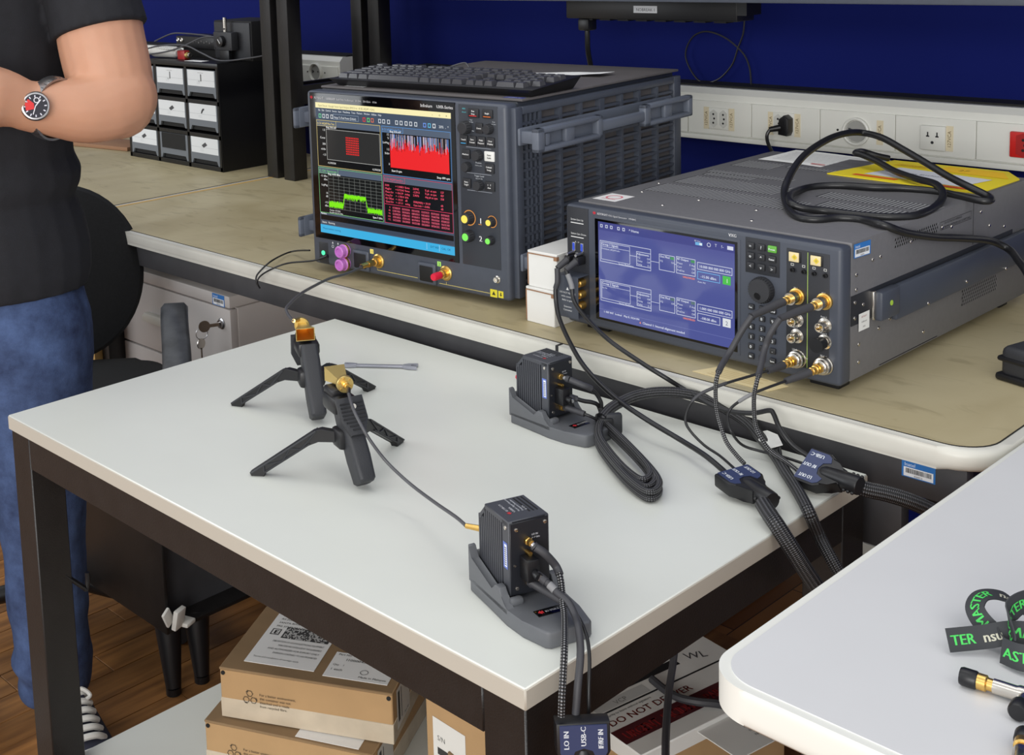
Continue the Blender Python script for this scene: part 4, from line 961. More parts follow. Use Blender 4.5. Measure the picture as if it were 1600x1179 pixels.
# handheld meter at the right edge
mm = thing('handheld_meter', 'black rubber handheld meter with lime buttons at the right edge of the bench', 'meter', (-.40, .235, ZB), R(-14))
obj('meter_body', box(B(), -.033, .045, .0, .19, .003, .045, .009, 3), 'black_soft', mm); obj('bumper', box(B(), -.037, .049, -.004, .194, .0, .010, .004, 2), 'black_plastic', mm); obj('bumper_ridge', box(B(), -.0355, .0475, -.0025, .03, .025, .032, .003, 2), 'black_plastic', mm)
for x, y in ((-.014, .055), (.012, .055), (-.012, .10)):
    o = obj('button', box(B(), x-.010, x+.010, y-.009, y+.009, .043, .0475, .003, 2), 'lime', mm); obj('button_inset', box(B(), x-.005, x+.009, y-.006, y+.002, .0475, .0483, .001), 'black_plastic', o)
# ------------------------------------------------------------------ hand tripods with horn antennas
def tripod(label, loc, yaw, back):
    t = thing('hand_tripod', label, 'tripod', loc, yaw, 'black hand tripods on the white table')
    ax = Vector((.055, 0, .083)).normalized()                       # grip axis
    q = ax.to_track_quat('Z', 'Y').to_matrix().to_4x4()
    M_ = T(.004, 0, .0085) @ q
    b_ = B(); rings = []
    for s_, w, d, of in ((0, .0115, .0085, 0), (.003, .0142, .0105, 0), (.03, .0152, .0115, .0), (.05, .0142, .0115, 0), (.075, .0152, .012, 0), (.097, .0142, .0115, 0)):
        pr_ = [M_ @ Vector((x, y, s_)) for x, y in rrect(-d, d, -w, w, (.005,)*4, 4)]; rings.append([b_.verts.new(v) for v in pr_])
    for a, c in zip(rings, rings[1:]):
        for k in range(len(a)): b_.faces.new((a[k], a[(k+1) % len(a)], c[(k+1) % len(a)], c[k]))
    b_.faces.new(rings[0][::-1]); b_.faces.new(rings[-1]); obj('grip', b_, 'black_soft', t)
    obj('grip_seam', box(B(), -.0124, -.0119, -.0004, .0004, .006, .09, m=M_), 'black_matte', t, 0)
    obj('hub', box(B(), .032, .060, -.018, .018, .040, .064, .005, 2), 'black_plastic', t)
    hd = obj('head', box(B(), .050, .092, -.0155, .0155, .076, .098, .006, 2), 'black_plastic', t)
    obj('head_cap', box(B(), .062, .092, -.0125, .0125, .092, .1045, .004, 2), 'black_plastic', hd)
    # ribbed clamp plate: on the camera side or on the far side
    if back: PMx = T(.047, 0, .098) @ RY(34)
    else: PMx = T(.094, 0, .095) @ RZ(180) @ RY(10)
    pl_ = obj('clamp_plate', prism(B(), [(-.017, .0), (-.017, -.028), (-.009, -.046), (.009, -.046), (.017, -.028), (.017, 0)], 0, .008, PMx @ Matrix(((0, 0, -1, 0), (1, 0, 0, 0), (0, 1, 0, 0), (0, 0, 0, 1))), .0015), 'black_soft', t)
    for k in range(8):
        w = .0145 if k < 5 else .0145-.0028*(k-4); obj('rib', box(B(), -.0092, -.0078, -w, w, -.009-k*.0045, -.0072-k*.0045, m=PMx), 'black_plastic', pl_, 0)
    obj('plate_screw', cyl(B(), (-.008, -.001, -.013), (-.0115, -.001, -.013), .0032, n=12, m=PMx), 'nickel', pl_)
    for s_ in (1, -1):
        a = math.degrees(math.atan2(.086*s_, .062)); LM = T(.05, .012*s_, 0) @ RZ(a) @ Matrix(((1, 0, 0, 0), (0, 0, -1, 0), (0, 1, 0, 0), (0, 0, 0, 1)))
        out = [(-.008, .058), (.020, .062), (.030, .059), (.111, .004), (.109, 0), (.093, 0), (.092, .005), (.036, .042), (.024, .047), (-.008, .046)]
        lg_ = obj('leg', prism(B(), out, -.005, .005, LM, .0008, 1), 'black_plastic', t)
        rb = B(); m3 = lambda x, z, h: LM @ Vector((x, z, h))
        top = [(.026, .0595), (.109, .0035)]; bot = [(.034, .0440), (.092, .006)]
        zig = []
        for k in range(6):
            f = k/5; L_ = top if k % 2 == 0 else bot
            zig.append((L_[0][0]+(L_[1][0]-L_[0][0])*f, L_[0][1]+(L_[1][1]-L_[0][1])*f))
        for hgt in (.0055, -.0055):
            for A_, C_ in list(zip(zig, zig[1:]))+[(top[0], top[1]), (bot[0], bot[1])]: cyl(rb, m3(A_[0], A_[1], hgt), m3(C_[0], C_[1], hgt), .0011, n=5)
        obj('leg_truss', rb, 'black_soft', lg_)
    return t
def horn(label, loc, yaw):
    # flange at origin, horn opens along +x
    t = thing('horn_antenna', label, 'antenna', loc, yaw, 'gold horn antennas')
    b_ = B(); secs = [(.004, .006, .0038), (.012, .006, .0038), (.046, .0128, .0088)]
    def ring(x, w, h): return [b_.verts.new((x, sx*w, sz*h)) for sx, sz in ((-1, -1), (1, -1), (1, 1), (-1, 1))]
    seq = [ring(*s_) for s_ in secs]+[ring(.046, .0120, .0080), ring(.014, .0050, .0028)]
    for a, c in zip(seq, seq[1:]):
        for k in range(4): b_.faces.new((a[k], a[(k+1) % 4], c[(k+1) % 4], c[k]))
    b_.faces.new(seq[0][::-1]); b_.faces.new(seq[-1]); hb_ = obj('horn', b_, 'gold_pale', t, 0)
    b_ = B(); s2 = [[b_.verts.new((x, sx*w, sz*h)) for sx, sz in ((-1, -1), (1, -1), (1, 1), (-1, 1))] for x, w, h in ((.0457, .0117, .0077), (.0145, .0047, .0025))]
    for k in range(4): b_.faces.new((s2[0][k], s2[0][(k+1) % 4], s2[1][(k+1) % 4], s2[1][k]))
    b_.faces.new(s2[1]); obj('horn_lining', b_, 'copper_gold', hb_, 0)
    obj('flange', lathe(B(), [(0, -.002), (.0100, -.002), (.0104, -.001), (.0104, .0035), (.010, .004), (0, .004)], 26, RY(90)), 'gold_pale', t)
    for k in range(6): a = 2*PI*k/6+.3; obj('bolt', cyl(B(), (-.002, .0074*math.cos(a), .0074*math.sin(a)), (-.0028, .0074*math.cos(a), .0074*math.sin(a)), .0011, n=8), 'gold', t)
    obj('feed_connector', lathe(B(), [(0, 0), (.0042, 0), (.0042, .003), (.0030, .0035), (.0030, .008), (.0036, .0085), (.0036, .012), (0, .012)], 14, T(-.002, 0, 0) @ RY(-90)), 'gold', t)
    return t
tn_loc = (-.865, -.449, ZT); tn_yaw = R(163)
tripod('black hand tripod nearest the camera with ribbed clamp plate facing forward', tn_loc, tn_yaw, True)
TM = T(tn_loc) @ Matrix.Rotation(tn_yaw, 4, 'Z')
horn('gold horn antenna on the near tripod, opening turned away', TM @ Vector((.056, -.002, .1125)), tn_yaw+R(-8))
tf_loc = (-1.066, -.353, ZT); tf_yaw = R(151)
tripod('black hand tripod at the back, standing beside the grey wrench', tf_loc, tf_yaw, False)
TM2 = T(tf_loc) @ Matrix.Rotation(tf_yaw, 4, 'Z')
horn('gold horn antenna on the rear tripod, mouth open towards the camera', TM2 @ Vector((.092, .002, .1115)), tf_yaw+R(180-4))
# grey wrench lying on the table
wr = thing('wrench', 'thin grey plastic wrench lying on the white table', 'wrench', (-1.214, -.172, ZT), math.atan2(.063, .083))
mat('wrench_grey', (150, 152, 162), .35, .3)
obj('handle', box(B(), .01, .088, -.0035, .0035, .001, .005, .0012), 'wrench_grey', wr)
obj('jaw', prism(B(), [(.084, -.0035), (.092, -.008), (.106, -.009), (.106, -.005), (.096, -.003), (.096, .003), (.106, .005), (.106, .009), (.092, .008), (.084, .0035)], .0005, .0055, bev=.0008, seg=1), 'wrench_grey', wr)
obj('fork_end', prism(B(), [(.014, -.0035), (.004, -.006), (-.006, -.006), (-.006, -.003), (.002, -.001), (.002, .001), (-.006, .003), (-.006, .006), (.004, .006), (.014, .0035)], .0005, .0055, bev=.0008, seg=1), 'wrench_grey', wr)

# ------------------------------------------------------------------ frequency extender modules
def extender(label, loc, yaw, capped):
    t = thing('frequency_extender', label, 'extender module', loc, yaw, 'frequency extender modules')
    w, l, h, z0 = .0437, .0600, .0731, .0200
    prof = [(-l, z0), (0, z0), (0, z0+h), (-l+.014, z0+h), (-l, z0+h-.016)]
    obj('core', prism(B(), prof, -w+.0035, -.0035, XZ, .0008, 1), 'ext_panel', t)
    fin = finish(prism(B(), [(-.0011, z0+.001), (.0011, z0+.001), (.0011, z0+h-.004), (-.0011, z0+h-.004)], 0, .0036, XZ), 'fin', 'ext_body', 0)
    fins = finish(prism(B(), [(-.0011, z0+.001), (.0011, z0+.001), (.0011, z0+h-.014), (-.0011, z0+h-.014)], 0, .0036, XZ), 'fin', 'ext_body', 0)
    for k in range(12):
        x = -.0155-k*.0039
        if x < -l+.001: break
        m_ = fins if x < -l+.011 else fin
        inst('fin', m_, t, (x, .0036, 0)); inst('fin', m_, t, (x, w, 0))
    obj('front_block', box(B(), -.0125, 0, 0, w, z0, z0+h, .0008, 1), 'ext_body', t)
    obj('top_plate', box(B(), -l+.013, -.0005, 0, w, z0+h-.005, z0+h+.0006, .0008, 1), 'ext_body', t)
    obj('back_chamfer', prism(B(), [(-l, z0+h-.0165), (-l+.0145, z0+h-.001), (-l+.0145, z0+h-.006), (-l+.003, z0+h-.018)], -w, 0, XZ), 'ext_body', t)
    obj('front_panel', box(B(), -.0005, .0008, .0012, w-.0012, z0+.001, z0+h-.0012, .0004, 1), 'ext_panel', t)
    for k in range(3): obj('top_slot', box(B(), -.044, -.012, w-.006-k*.0042, w-.0042-k*.0042, z0+h+.0003, z0+h+.0008), 'black_matte', t, 0)
    for y, z in ((.0075, z0+h-.008), (w-.005, z0+h-.006), (.0075, z0+.007)): obj('screw', lathe(B(), [(0, 0), (.0021, 0), (.0019, .0007), (.0009, .0010), (0, .0008)], 10, T(.0008, y, z) @ RY(90)), 'nickel', t)
    obj('screw', lathe(B(), [(0, 0), (.0021, 0), (.0019, .0007), (0, .0010)], 10, T(-.006, 0, z0+h-.007) @ RX(90)), 'nickel', t); obj('screw', cyl(B(), (.0008, .0055, z0+.030), (.0014, .0055, z0+.030), .0012, n=8), 'nickel', t)
    # connectors on the front
    obj('coax_connector', lathe(B(), [(0, 0), (.0042, 0), (.0042, .003), (.0034, .0035), (.0034, .008), (0, .008)], 6, T(.0008, .0195, z0+.0525) @ RY(90)), 'gold', t)
    dp = obj('data_plug', box(B(), .0008, .016, .0105, .0235, z0+.018, z0+.040, .0015), 'black_plastic', t)
    for z in (z0+.0420, z0+.0150): obj('thumbscrew', cyl(B(), (.0008, .0185, z), (.008, .0185, z), .0022, n=12), 'gold', dp)
    obj('plug_collar', cyl(B(), (.016, .018, z0+.027), (.024, .018, z0+.026), .0040, n=12), 'black_plastic', dp)
    obj('coax_connector', lathe(B(), [(0, 0), (.0042, 0), (.0042, .003), (.0032, .0035), (.0032, .008), (0, .008)], 6, T(.0008, .0215, z0+.0105) @ RY(90)), 'gold', t)
    # back connector
    by, bz = w*.5, z0+.030
    obj('coax_connector', lathe(B(), [(0, 0), (.0048, 0), (.0048, .003), (.0036, .0035), (.0036, .008), (.0044, .0085), (.0044, .012), (0, .012)], 14, T(-l, by, bz) @ RY(-90)), 'gold', t)
    if capped: obj('dust_cap', lathe(B(), [(0, .012), (.0046, .012), (.0048, .019), (.0035, .022), (0, .022)], 14, T(-l, by, bz) @ RY(-90)), 'red_cap', t)
    p = Prt(); p.rect(-.0105, z0+.026, -.0025, z0+.052, (96, 116, 190)); p.rect(-.0080, z0+.028, -.0035, z0+.050, (226, 230, 240), 1)
    for k in range(9): p.rect(-.0075, z0+.0295+k*.0021, -.0042, z0+.0305+k*.0021, (50, 50, 70), 2)
    p.build('asset_label', t, (0, 0, 0))
    p = Prt(); zt_ = z0+h+.0006
    for k, hg in enumerate((.0014, .003, .0046, .0024, .0036)): p.line((.0145+k*.0009, -.0105-hg/2), (.0145+k*.0009, -.0105+hg/2), .0006, (220, 48, 56))
    p.text(.0205, -.012, 'KEYSIGHT', .0038, (225, 225, 230), 1, bold=.0002); p.text(.0160, -.0175, 'V3080A', .0036, (205, 207, 212), 1); p.text(.0160, -.0222, 'Vector Signal Generator', .0032, (205, 207, 212), 1); p.text(.0160, -.0262, 'Frequency Extender', .0032, (205, 207, 212), 1); p.text(.016, -.030, '50 GHz', .003, (205, 207, 212), 1)
    p.build('top_lettering', t, (0, 0, zt_), (-1, 0, 0), (0, -1, 0))
    p = Prt(); p.text(.024, z0+.0565, 'LO IN', .0026, (215, 215, 220), 1); p.text(.024, z0+.0535, '9-17 GHz', .0022, (215, 215, 220), 1); p.build('panel_lettering', t, (.0008, 0, 0), (0, 1, 0), (0, 0, 1))
    # cradle base
    out = [(-.064, -.007), (-.060, -.0105), (.012, -.0105), (.036, -.0075), (.062, .0005), (.0655, .005), (.0655, w+.001), (.062, w+.0055), (.036, w+.0095), (.012, w+.0105), (-.060, w+.0105), (-.064, w+.007)]
    bs = obj('cradle_base', prism(B(), out, 0, .0160, bev=.002), 'ext_base', t)
    pf = [(-.064, .010), (-.064, .047), (-.0612, .046), (-.0575, .035), (-.016, .0225), (-.0125, .029), (-.008, .0315), (-.002, .0305), (.002, .024), (.006, .0185), (.014, .0155), (.014, .010)]
    obj('cradle_wall', prism(B(), pf, .0025, .0105, XZ, .0012), 'ext_base', bs); obj('cradle_wall', prism(B(), pf, -w-.0105, -w-.0025, XZ, .0012), 'ext_base', bs)
    obj('cradle_back', box(B(), -.0640, -.0605, -.006, w+.006, .010, .040, .001), 'ext_base', bs)
    obj('front_stop', box(B(), .002, .010, -.004, .010, .014, .0225, .003), 'ext_base', bs)
    lp = obj('logo_plate', box(B(), .0265, .0375, .009, .0365, .0158, .0166, .0003), 'glass_black', bs)
    p = Prt()
    for k, hg in enumerate((.0016, .0036, .0056, .003, .0044)): p.line((.012+k*.0011, .032-hg/2-.032), (.012+k*.0011, .032+hg/2-.032), .0007, (226, 48, 56))
    p.text(.0185, -.0018, 'KEYSIGHT', .0042, (220, 220, 225), 1, bold=.0002); p.build('lettering', lp, (.032, 0, .0166), (0, 1, 0), (-1, 0, 0))
    return t
EN = ((-.5587, -.5438, ZT), R(-18.98)); EF = ((-.8216, -.1731, ZT), R(-6.29))
extender('finned grey extender module in the foreground with a thin cable to its back', EN[0], EN[1], False)
extender('finned grey extender module near the workbench with a red cap on its back', EF[0], EF[1], True)

# ------------------------------------------------------------------ cables
CB = {
'scope_horn':[(-1.3674, -0.0017, 0.7898), (-1.3352, -0.0651, 0.7974), (-1.304, -0.1254, 0.8078), (-1.268, -0.1877, 0.815), (-1.2331, -0.2434, 0.8204), (-1.2004, -0.2887, 0.8221), (-1.185, -0.3069, 0.8216), (-1.1582, -0.3227, 0.8202), (-1.1349, -0.3335, 0.821)],
'horn_ext':[(-0.8948, -0.4451, 0.806), (-0.8651, -0.4647, 0.801), (-0.8398, -0.4751, 0.79), (-0.8288, -0.4714, 0.773), (-0.8141, -0.4617, 0.75), (-0.7813, -0.459, 0.734), (-0.7193, -0.481, 0.7382), (-0.672, -0.4986, 0.7437), (-0.6471, -0.5095, 0.746)],
'usbA':[(-0.9648, 0.0216, 0.851), (-0.9619, 0.018, 0.8321), (-0.9642, 0.016, 0.8178), (-0.9519, 0.006, 0.7889), (-0.9003, -0.035, 0.7715), (-0.8357, -0.0789, 0.756), (-0.7749, -0.0973, 0.736), (-0.7142, -0.1128, 0.726), (-0.6639, -0.1176, 0.716), (-0.6141, -0.1385, 0.716), (-0.5807, -0.1528, 0.712), (-0.5672, -0.1622, 0.712)],
'usbB':[(-0.9488, 0.0214, 0.851), (-0.9369, 0.019, 0.8315), (-0.9287, 0.014, 0.8105), (-0.894, -0.004, 0.7978), (-0.828, -0.04, 0.7879), (-0.7713, -0.0466, 0.771), (-0.7356, -0.0408, 0.756), (-0.7218, -0.024, 0.741), (-0.6768, -0.03, 0.7322), (-0.6472, -0.03, 0.7304), (-0.6157, -0.03, 0.7359), (-0.59, -0.035, 0.7472), (-0.5819, -0.0385, 0.7454), (-0.5644, -0.054, 0.736), (-0.5477, -0.0552, 0.721), (-0.5292, -0.0529, 0.712)],
'D1':[(-0.6158, -0.0317, 0.8602), (-0.6231, -0.0413, 0.8433), (-0.6325, -0.0546, 0.8162), (-0.6271, -0.0814, 0.8064), (-0.6213, -0.1, 0.7983), (-0.6239, -0.0988, 0.7798), (-0.6249, -0.0946, 0.756), (-0.6146, -0.1024, 0.7408), (-0.6027, -0.1088, 0.726), (-0.585, -0.1165, 0.7174), (-0.5709, -0.1215, 0.712)],
'D2':[(-0.5787, -0.0304, 0.864), (-0.5869, -0.038, 0.8459), (-0.5919, -0.0425, 0.826), (-0.5818, -0.0692, 0.8112), (-0.5743, -0.09, 0.8003), (-0.5794, -0.0871, 0.7795), (-0.5832, -0.078, 0.746), (-0.5736, -0.0797, 0.7292), (-0.562, -0.0779, 0.716), (-0.5343, -0.09, 0.7142), (-0.5117, -0.1014, 0.712)],
'D3':[(-0.6064, -0.0105, 0.7871), (-0.6174, -0.0361, 0.784), (-0.6317, -0.07, 0.7798), (-0.6498, -0.0906, 0.7689), (-0.6581, -0.1014, 0.756), (-0.6567, -0.1131, 0.741), (-0.6487, -0.1157, 0.73), (-0.6302, -0.1139, 0.716), (-0.6062, -0.117, 0.71), (-0.5681, -0.1436, 0.712)],
'D4':[(-0.5786, -0.0166, 0.7822), (-0.5941, -0.06, 0.7757), (-0.6119, -0.0706, 0.7614), (-0.6197, -0.0751, 0.751), (-0.617, -0.0835, 0.7428), (-0.6077, -0.0899, 0.731), (-0.6021, -0.0751, 0.712), (-0.5828, -0.0642, 0.706), (-0.5523, -0.0702, 0.71), (-0.5213, -0.0759, 0.712)],
'bundle':[(-0.7672, -0.1344, 0.721), (-0.7685, -0.1127, 0.7273), (-0.7665, -0.0748, 0.731), (-0.745, -0.0559, 0.738), (-0.7207, -0.0343, 0.738), (-0.6955, -0.0144, 0.731), (-0.6613, -0.0092, 0.721), (-0.63, -0.0154, 0.714), (-0.6011, -0.0337, 0.708), (-0.5637, -0.065, 0.706), (-0.5303, -0.0997, 0.706), (-0.4941, -0.1368, 0.706), (-0.4618, -0.1713, 0.704), (-0.462, -0.15, 0.6709), (-0.44, -0.1616, 0.6532), (-0.42, -0.1575, 0.6224)],
'F':[(-0.4989, -0.2016, 0.712), (-0.4809, -0.2165, 0.709), (-0.4696, -0.2242, 0.706), (-0.461, -0.225, 0.697), (-0.452, -0.2226, 0.6836), (-0.444, -0.2105, 0.6592), (-0.436, -0.1888, 0.625)],
'G':[(-0.4612, -0.0918, 0.714), (-0.4396, -0.0932, 0.712), (-0.42, -0.0809, 0.708), (-0.4023, -0.0649, 0.7), (-0.3875, -0.0425, 0.686), (-0.3673, -0.0154, 0.666)],
'coil':[(-0.7764, -0.1215, 0.708), (-0.7245, -0.1538, 0.71), (-0.6671, -0.1894, 0.71), (-0.626, -0.2164, 0.708), (-0.611, -0.2328, 0.706), (-0.6068, -0.2517, 0.706), (-0.6191, -0.2531, 0.706), (-0.653, -0.2387, 0.708), (-0.7018, -0.2063, 0.708), (-0.7367, -0.1801, 0.71), (-0.757, -0.1561, 0.712), (-0.7689, -0.135, 0.712)],
'floorA':[(-0.7601, 0.0132, 0.36), (-0.7413, -0.0217, 0.345), (-0.7198, -0.0616, 0.335), (-0.689, -0.1103, 0.335), (-0.6551, -0.1615, 0.34), (-0.6113, -0.2243, 0.35)],
'floorB':[(-0.7756, -0.0221, 0.312), (-0.7479, -0.0289, 0.31), (-0.7242, -0.0307, 0.31), (-0.7024, -0.0215, 0.31), (-0.6825, 0.0008, 0.305), (-0.6708, 0.0208, 0.29), (-0.6732, 0.0484, 0.25), (-0.681, 0.066, 0.2)],
'power':[(-0.43, 0.353, 0.8389), (-0.455, 0.3815, 0.8581), (-0.48, 0.4169, 0.8634), (-0.5, 0.4496, 0.8645), (-0.515, 0.4538, 0.8708), (-0.525, 0.4269, 0.8821), (-0.53, 0.3472, 0.8993), (-0.535, 0.2791, 0.9127), (-0.538, 0.2043, 0.9319), (-0.5488, 0.1671, 0.947), (-0.5881, 0.1878, 0.945), (-0.6165, 0.1791, 0.945), (-0.633, 0.1531, 0.945), (-0.6567, 0.1513, 0.945), (-0.6905, 0.1826, 0.947), (-0.7274, 0.2353, 0.955), (-0.7398, 0.2654, 0.9675), (-0.7531, 0.3155, 0.984), (-0.7607, 0.3661, 0.9955), (-0.7657, 0.433, 1.0042), (-0.7666, 0.4883, 1.0053), (-0.7657, 0.5352, 1.0), (-0.7271, 0.5215, 0.9976), (-0.6823, 0.4999, 0.9861), (-0.6338, 0.4739, 0.9732), (-0.5907, 0.4489, 0.9623), (-0.5499, 0.4251, 0.955), (-0.5227, 0.4209, 0.946), (-0.512, 0.4018, 0.945), (-0.5208, 0.3915, 0.945), (-0.5563, 0.4057, 0.945), (-0.5919, 0.4175, 0.945), (-0.6351, 0.4089, 0.946), (-0.6722, 0.3852, 0.947), (-0.7144, 0.3767, 0.946), (-0.7414, 0.357, 0.945), (-0.7489, 0.3208, 0.945), (-0.7215, 0.2425, 0.953), (-0.6907, 0.1885, 0.955), (-0.6735, 0.1867, 0.95), (-0.6502, 0.2075, 0.945), (-0.6003, 0.2117, 0.945), (-0.5634, 0.2268, 0.945), (-0.5453, 0.2624, 0.945), (-0.5543, 0.3336, 0.945), (-0.5633, 0.3701, 0.953), (-0.5965, 0.4204, 0.955), (-0.6399, 0.453, 0.953), (-0.6912, 0.4917, 0.953), (-0.732, 0.5185, 0.96), (-0.7643, 0.5334, 0.965), (-0.7798, 0.5425, 0.965), (-0.7919, 0.5876, 0.96), (-0.775, 0.6054, 0.952), (-0.7618, 0.6196, 0.947)],
'scope_usb':[(-1.4757, 0.0157, 0.7891), (-1.5079, 0.0099, 0.777), (-1.5669, -0.0015, 0.765), (-1.5906, -0.02, 0.7542), (-1.6107, -0.03, 0.741), (-1.6165, -0.035, 0.7292), (-1.6165, -0.03, 0.7162)],
'scope_usb2':[(-1.5744, 0.056, 0.7763), (-1.6595, 0.0798, 0.756), (-1.6206, 0.0038, 0.76), (-1.6227, -0.025, 0.7439), (-1.6199, -0.035, 0.7346), (-1.617, -0.035, 0.7232)],
'fx1':[(-0.8018, -0.1539, 0.768), (-0.7867, -0.146, 0.762), (-0.7825, -0.1371, 0.7568), (-0.7786, -0.128, 0.746), (-0.7754, -0.1242, 0.7354), (-0.7753, -0.124, 0.726), (-0.7672, -0.1289, 0.721)],
'fx2':[(-0.8011, -0.1511, 0.744), (-0.7919, -0.14, 0.7385), (-0.785, -0.1315, 0.736), (-0.7814, -0.1247, 0.7321), (-0.7801, -0.1216, 0.726), (-0.7725, -0.1264, 0.718)],
'fx3':[(-0.808, -0.1543, 0.73), (-0.7931, -0.1502, 0.7269), (-0.7783, -0.1462, 0.724), (-0.7709, -0.1344, 0.716)],
'nx1':[(-0.5407, -0.5272, 0.766), (-0.5337, -0.522, 0.76), (-0.5286, -0.5126, 0.746), (-0.5203, -0.5166, 0.7395), (-0.5121, -0.524, 0.731), (-0.4996, -0.538, 0.7269), (-0.4894, -0.5487, 0.724), (-0.462, -0.5823, 0.7216), (-0.452, -0.5966, 0.7083), (-0.446, -0.6062, 0.6918), (-0.445, -0.6086, 0.677)],
'nx2':[(-0.5351, -0.5314, 0.742), (-0.5224, -0.5299, 0.7366), (-0.5133, -0.5296, 0.732), (-0.4979, -0.5327, 0.7296), (-0.4836, -0.5402, 0.724), (-0.47, -0.553, 0.7241), (-0.455, -0.5694, 0.7131), (-0.447, -0.5835, 0.6929), (-0.445, -0.5901, 0.6673)],
'nx3':[(-0.5445, -0.5312, 0.732), (-0.5339, -0.527, 0.727), (-0.5166, -0.5267, 0.7246), (-0.501, -0.527, 0.722), (-0.4822, -0.5358, 0.72), (-0.465, -0.5478, 0.715), (-0.455, -0.5573, 0.7019), (-0.448, -0.5677, 0.6795), (-0.445, -0.572, 0.6577)],
}
def cable(key, name, label, r_, mt, cat='cable', par=None, group=None, n=10, pts=None, origin=True):
    b_ = B(); sweep(b_, pts or CB[key], r_, n, uv=True)
    o = obj(name, b_, mt, par, 60)
    if par is None: tag(o, label, cat, group)
    return o
def sub(key, f0, f1, r_, mt, par, name='strain_relief', n=12):
    P = catmull(CB[key], 8); a, c = int(f0*(len(P)-1)), max(int(f1*(len(P)-1)), int(f0*(len(P)-1))+1)
    b_ = B(); sweep(b_, P[a:c+1], r_, n, smooth_path=False); return obj(name, b_, mt, par, 60)
def lead_in(par, a, bpt, r0, r1, mt, name='cable_plug', n=12):
    return obj(name, cyl(B(), a, bpt, r0, r1, n), mt, par)
# oscilloscope to rear horn
c_ = cable('scope_horn', 'coaxial_cable', 'grey coaxial cable from the oscilloscope down to the rear horn antenna', .0022, 'cable_grey')
lead_in(c_, SM @ Vector((.1595, -.042, .0255)), CB['scope_horn'][0], .0034, .0028, 'cable_black')
hp = TM2 @ Vector((.097, .002, .1125)); lead_in(c_, CB['scope_horn'][-1], hp+Vector((-.004, .004, .004)), .0026, .0034, 'gold')
c_ = cable('horn_ext', 'coaxial_cable', 'grey coaxial cable from the near horn antenna to the foreground extender', .0019, 'cable_grey')
lead_in(c_, CB['horn_ext'][0], TM @ Vector((.046, -.002, .1110)), .0024, .0030, 'cable_black')
EM = T(EN[0]) @ Matrix.Rotation(EN[1], 4, 'Z'); EM2 = T(EF[0]) @ Matrix.Rotation(EF[1], 4, 'Z')
lead_in(c_, CB['horn_ext'][-1], EM @ Vector((-.072, .0218, .050)), .0026, .0036, 'gold')
# generator USB leads
c_ = cable('usbA', 'usb_cable', 'black cable looping from the generator\'s left edge to the front breakout', .0033, 'cable_black'); sub('usbA', 0, .16, .0040, 'cable_sleeve', c_, 'sleeve')
c_ = cable('usbB', 'usb_cable', 'black cable running from the generator\'s left edge along the bench to the rear breakout', .0030, 'cable_black'); sub('usbB', .03, .09, .0037, mat('sleeve_mid', (128, 128, 130), .6), c_, 'marker_sleeve')
# four coaxial leads from the generator's module
def gen_lead(key, label, x, z, y, rs, rb, mt):
    c = cable(key, 'coaxial_cable', label, rb, mt)
    a = VM @ Vector((x, y, z)); e_ = Vector(CB[key][0]); d = (e_-a)
    lead_in(c, a, a+d*.55, .0052, .0048, 'cable_sleeve'); lead_in(c, a+d*.5, e_+d*.02, .0048, .0040, 'cable_sleeve')
    return c
c_ = gen_lead('D1', 'black lead from the upper left gold connector to the front breakout', .3725, .1062, -.033, .006, .0026, 'braid_fine'); sub('D1', 0, .36, .0038, 'cable_sleeve', c_, 'sleeve')
c_ = gen_lead('D2', 'black lead from the upper right gold connector to the rear breakout', .4095, .1065, -.033, .006, .0026, 'braid_fine'); sub('D2', 0, .36, .0038, 'cable_sleeve', c_, 'sleeve')
c_ = gen_lead('D3', 'thin black lead from the lower left generator connector to the front breakout', .3745, .0258, -.036, .006, .0017, 'cable_black'); sub('D3', .22, .42, .0021, 'cable_sleeve', c_, 'sleeve')
c_ = gen_lead('D4', 'thin black lead from the lower right generator connector to the rear breakout', .4105, .0250, -.036, .006, .0017, 'cable_black'); sub('D4', .13, .22, .0023, 'sleeve_mid', c_, 'marker_sleeve')
# braided bundle from the rear extender to the table edge
c_ = cable('bundle', 'braided_cable', 'thick braided cable arching from the rear extender to the table edge', .0068, 'braid', n=16)
lb = B(); prism(lb, [(-.008, -.030), (.008, -.030), (.013, .004), (.007, .026), (-.004, .028), (-.011, .004)], 0, .0007)
bmesh.ops.transform(lb, matrix=T(-.588, -.040, ZT+.0170) @ RZ(48) @ RX(-4) @ RY(-14), verts=lb.verts); obj('flag_label', lb, 'sleeve_white', c_, 0)
tw = B()
for k in range(2): sweep(tw, [(-.5720+k*.006, -.050-k*.004, ZT+.0175), (-.5655+k*.006, -.058-k*.004, ZT+.0175), (-.560+k*.006, -.066-k*.003, ZT+.013)], .0016, 6)
obj('wire_tie', tw, 'cable_black', c_)
c_ = cable('F', 'braided_cable', 'thick braided cable hanging from the front breakout over the table edge', .0088, 'braid', n=16)
c_ = cable('G', 'braided_cable', 'thick braided cable leaving the rear breakout towards the right table', .0088, 'braid', n=16)
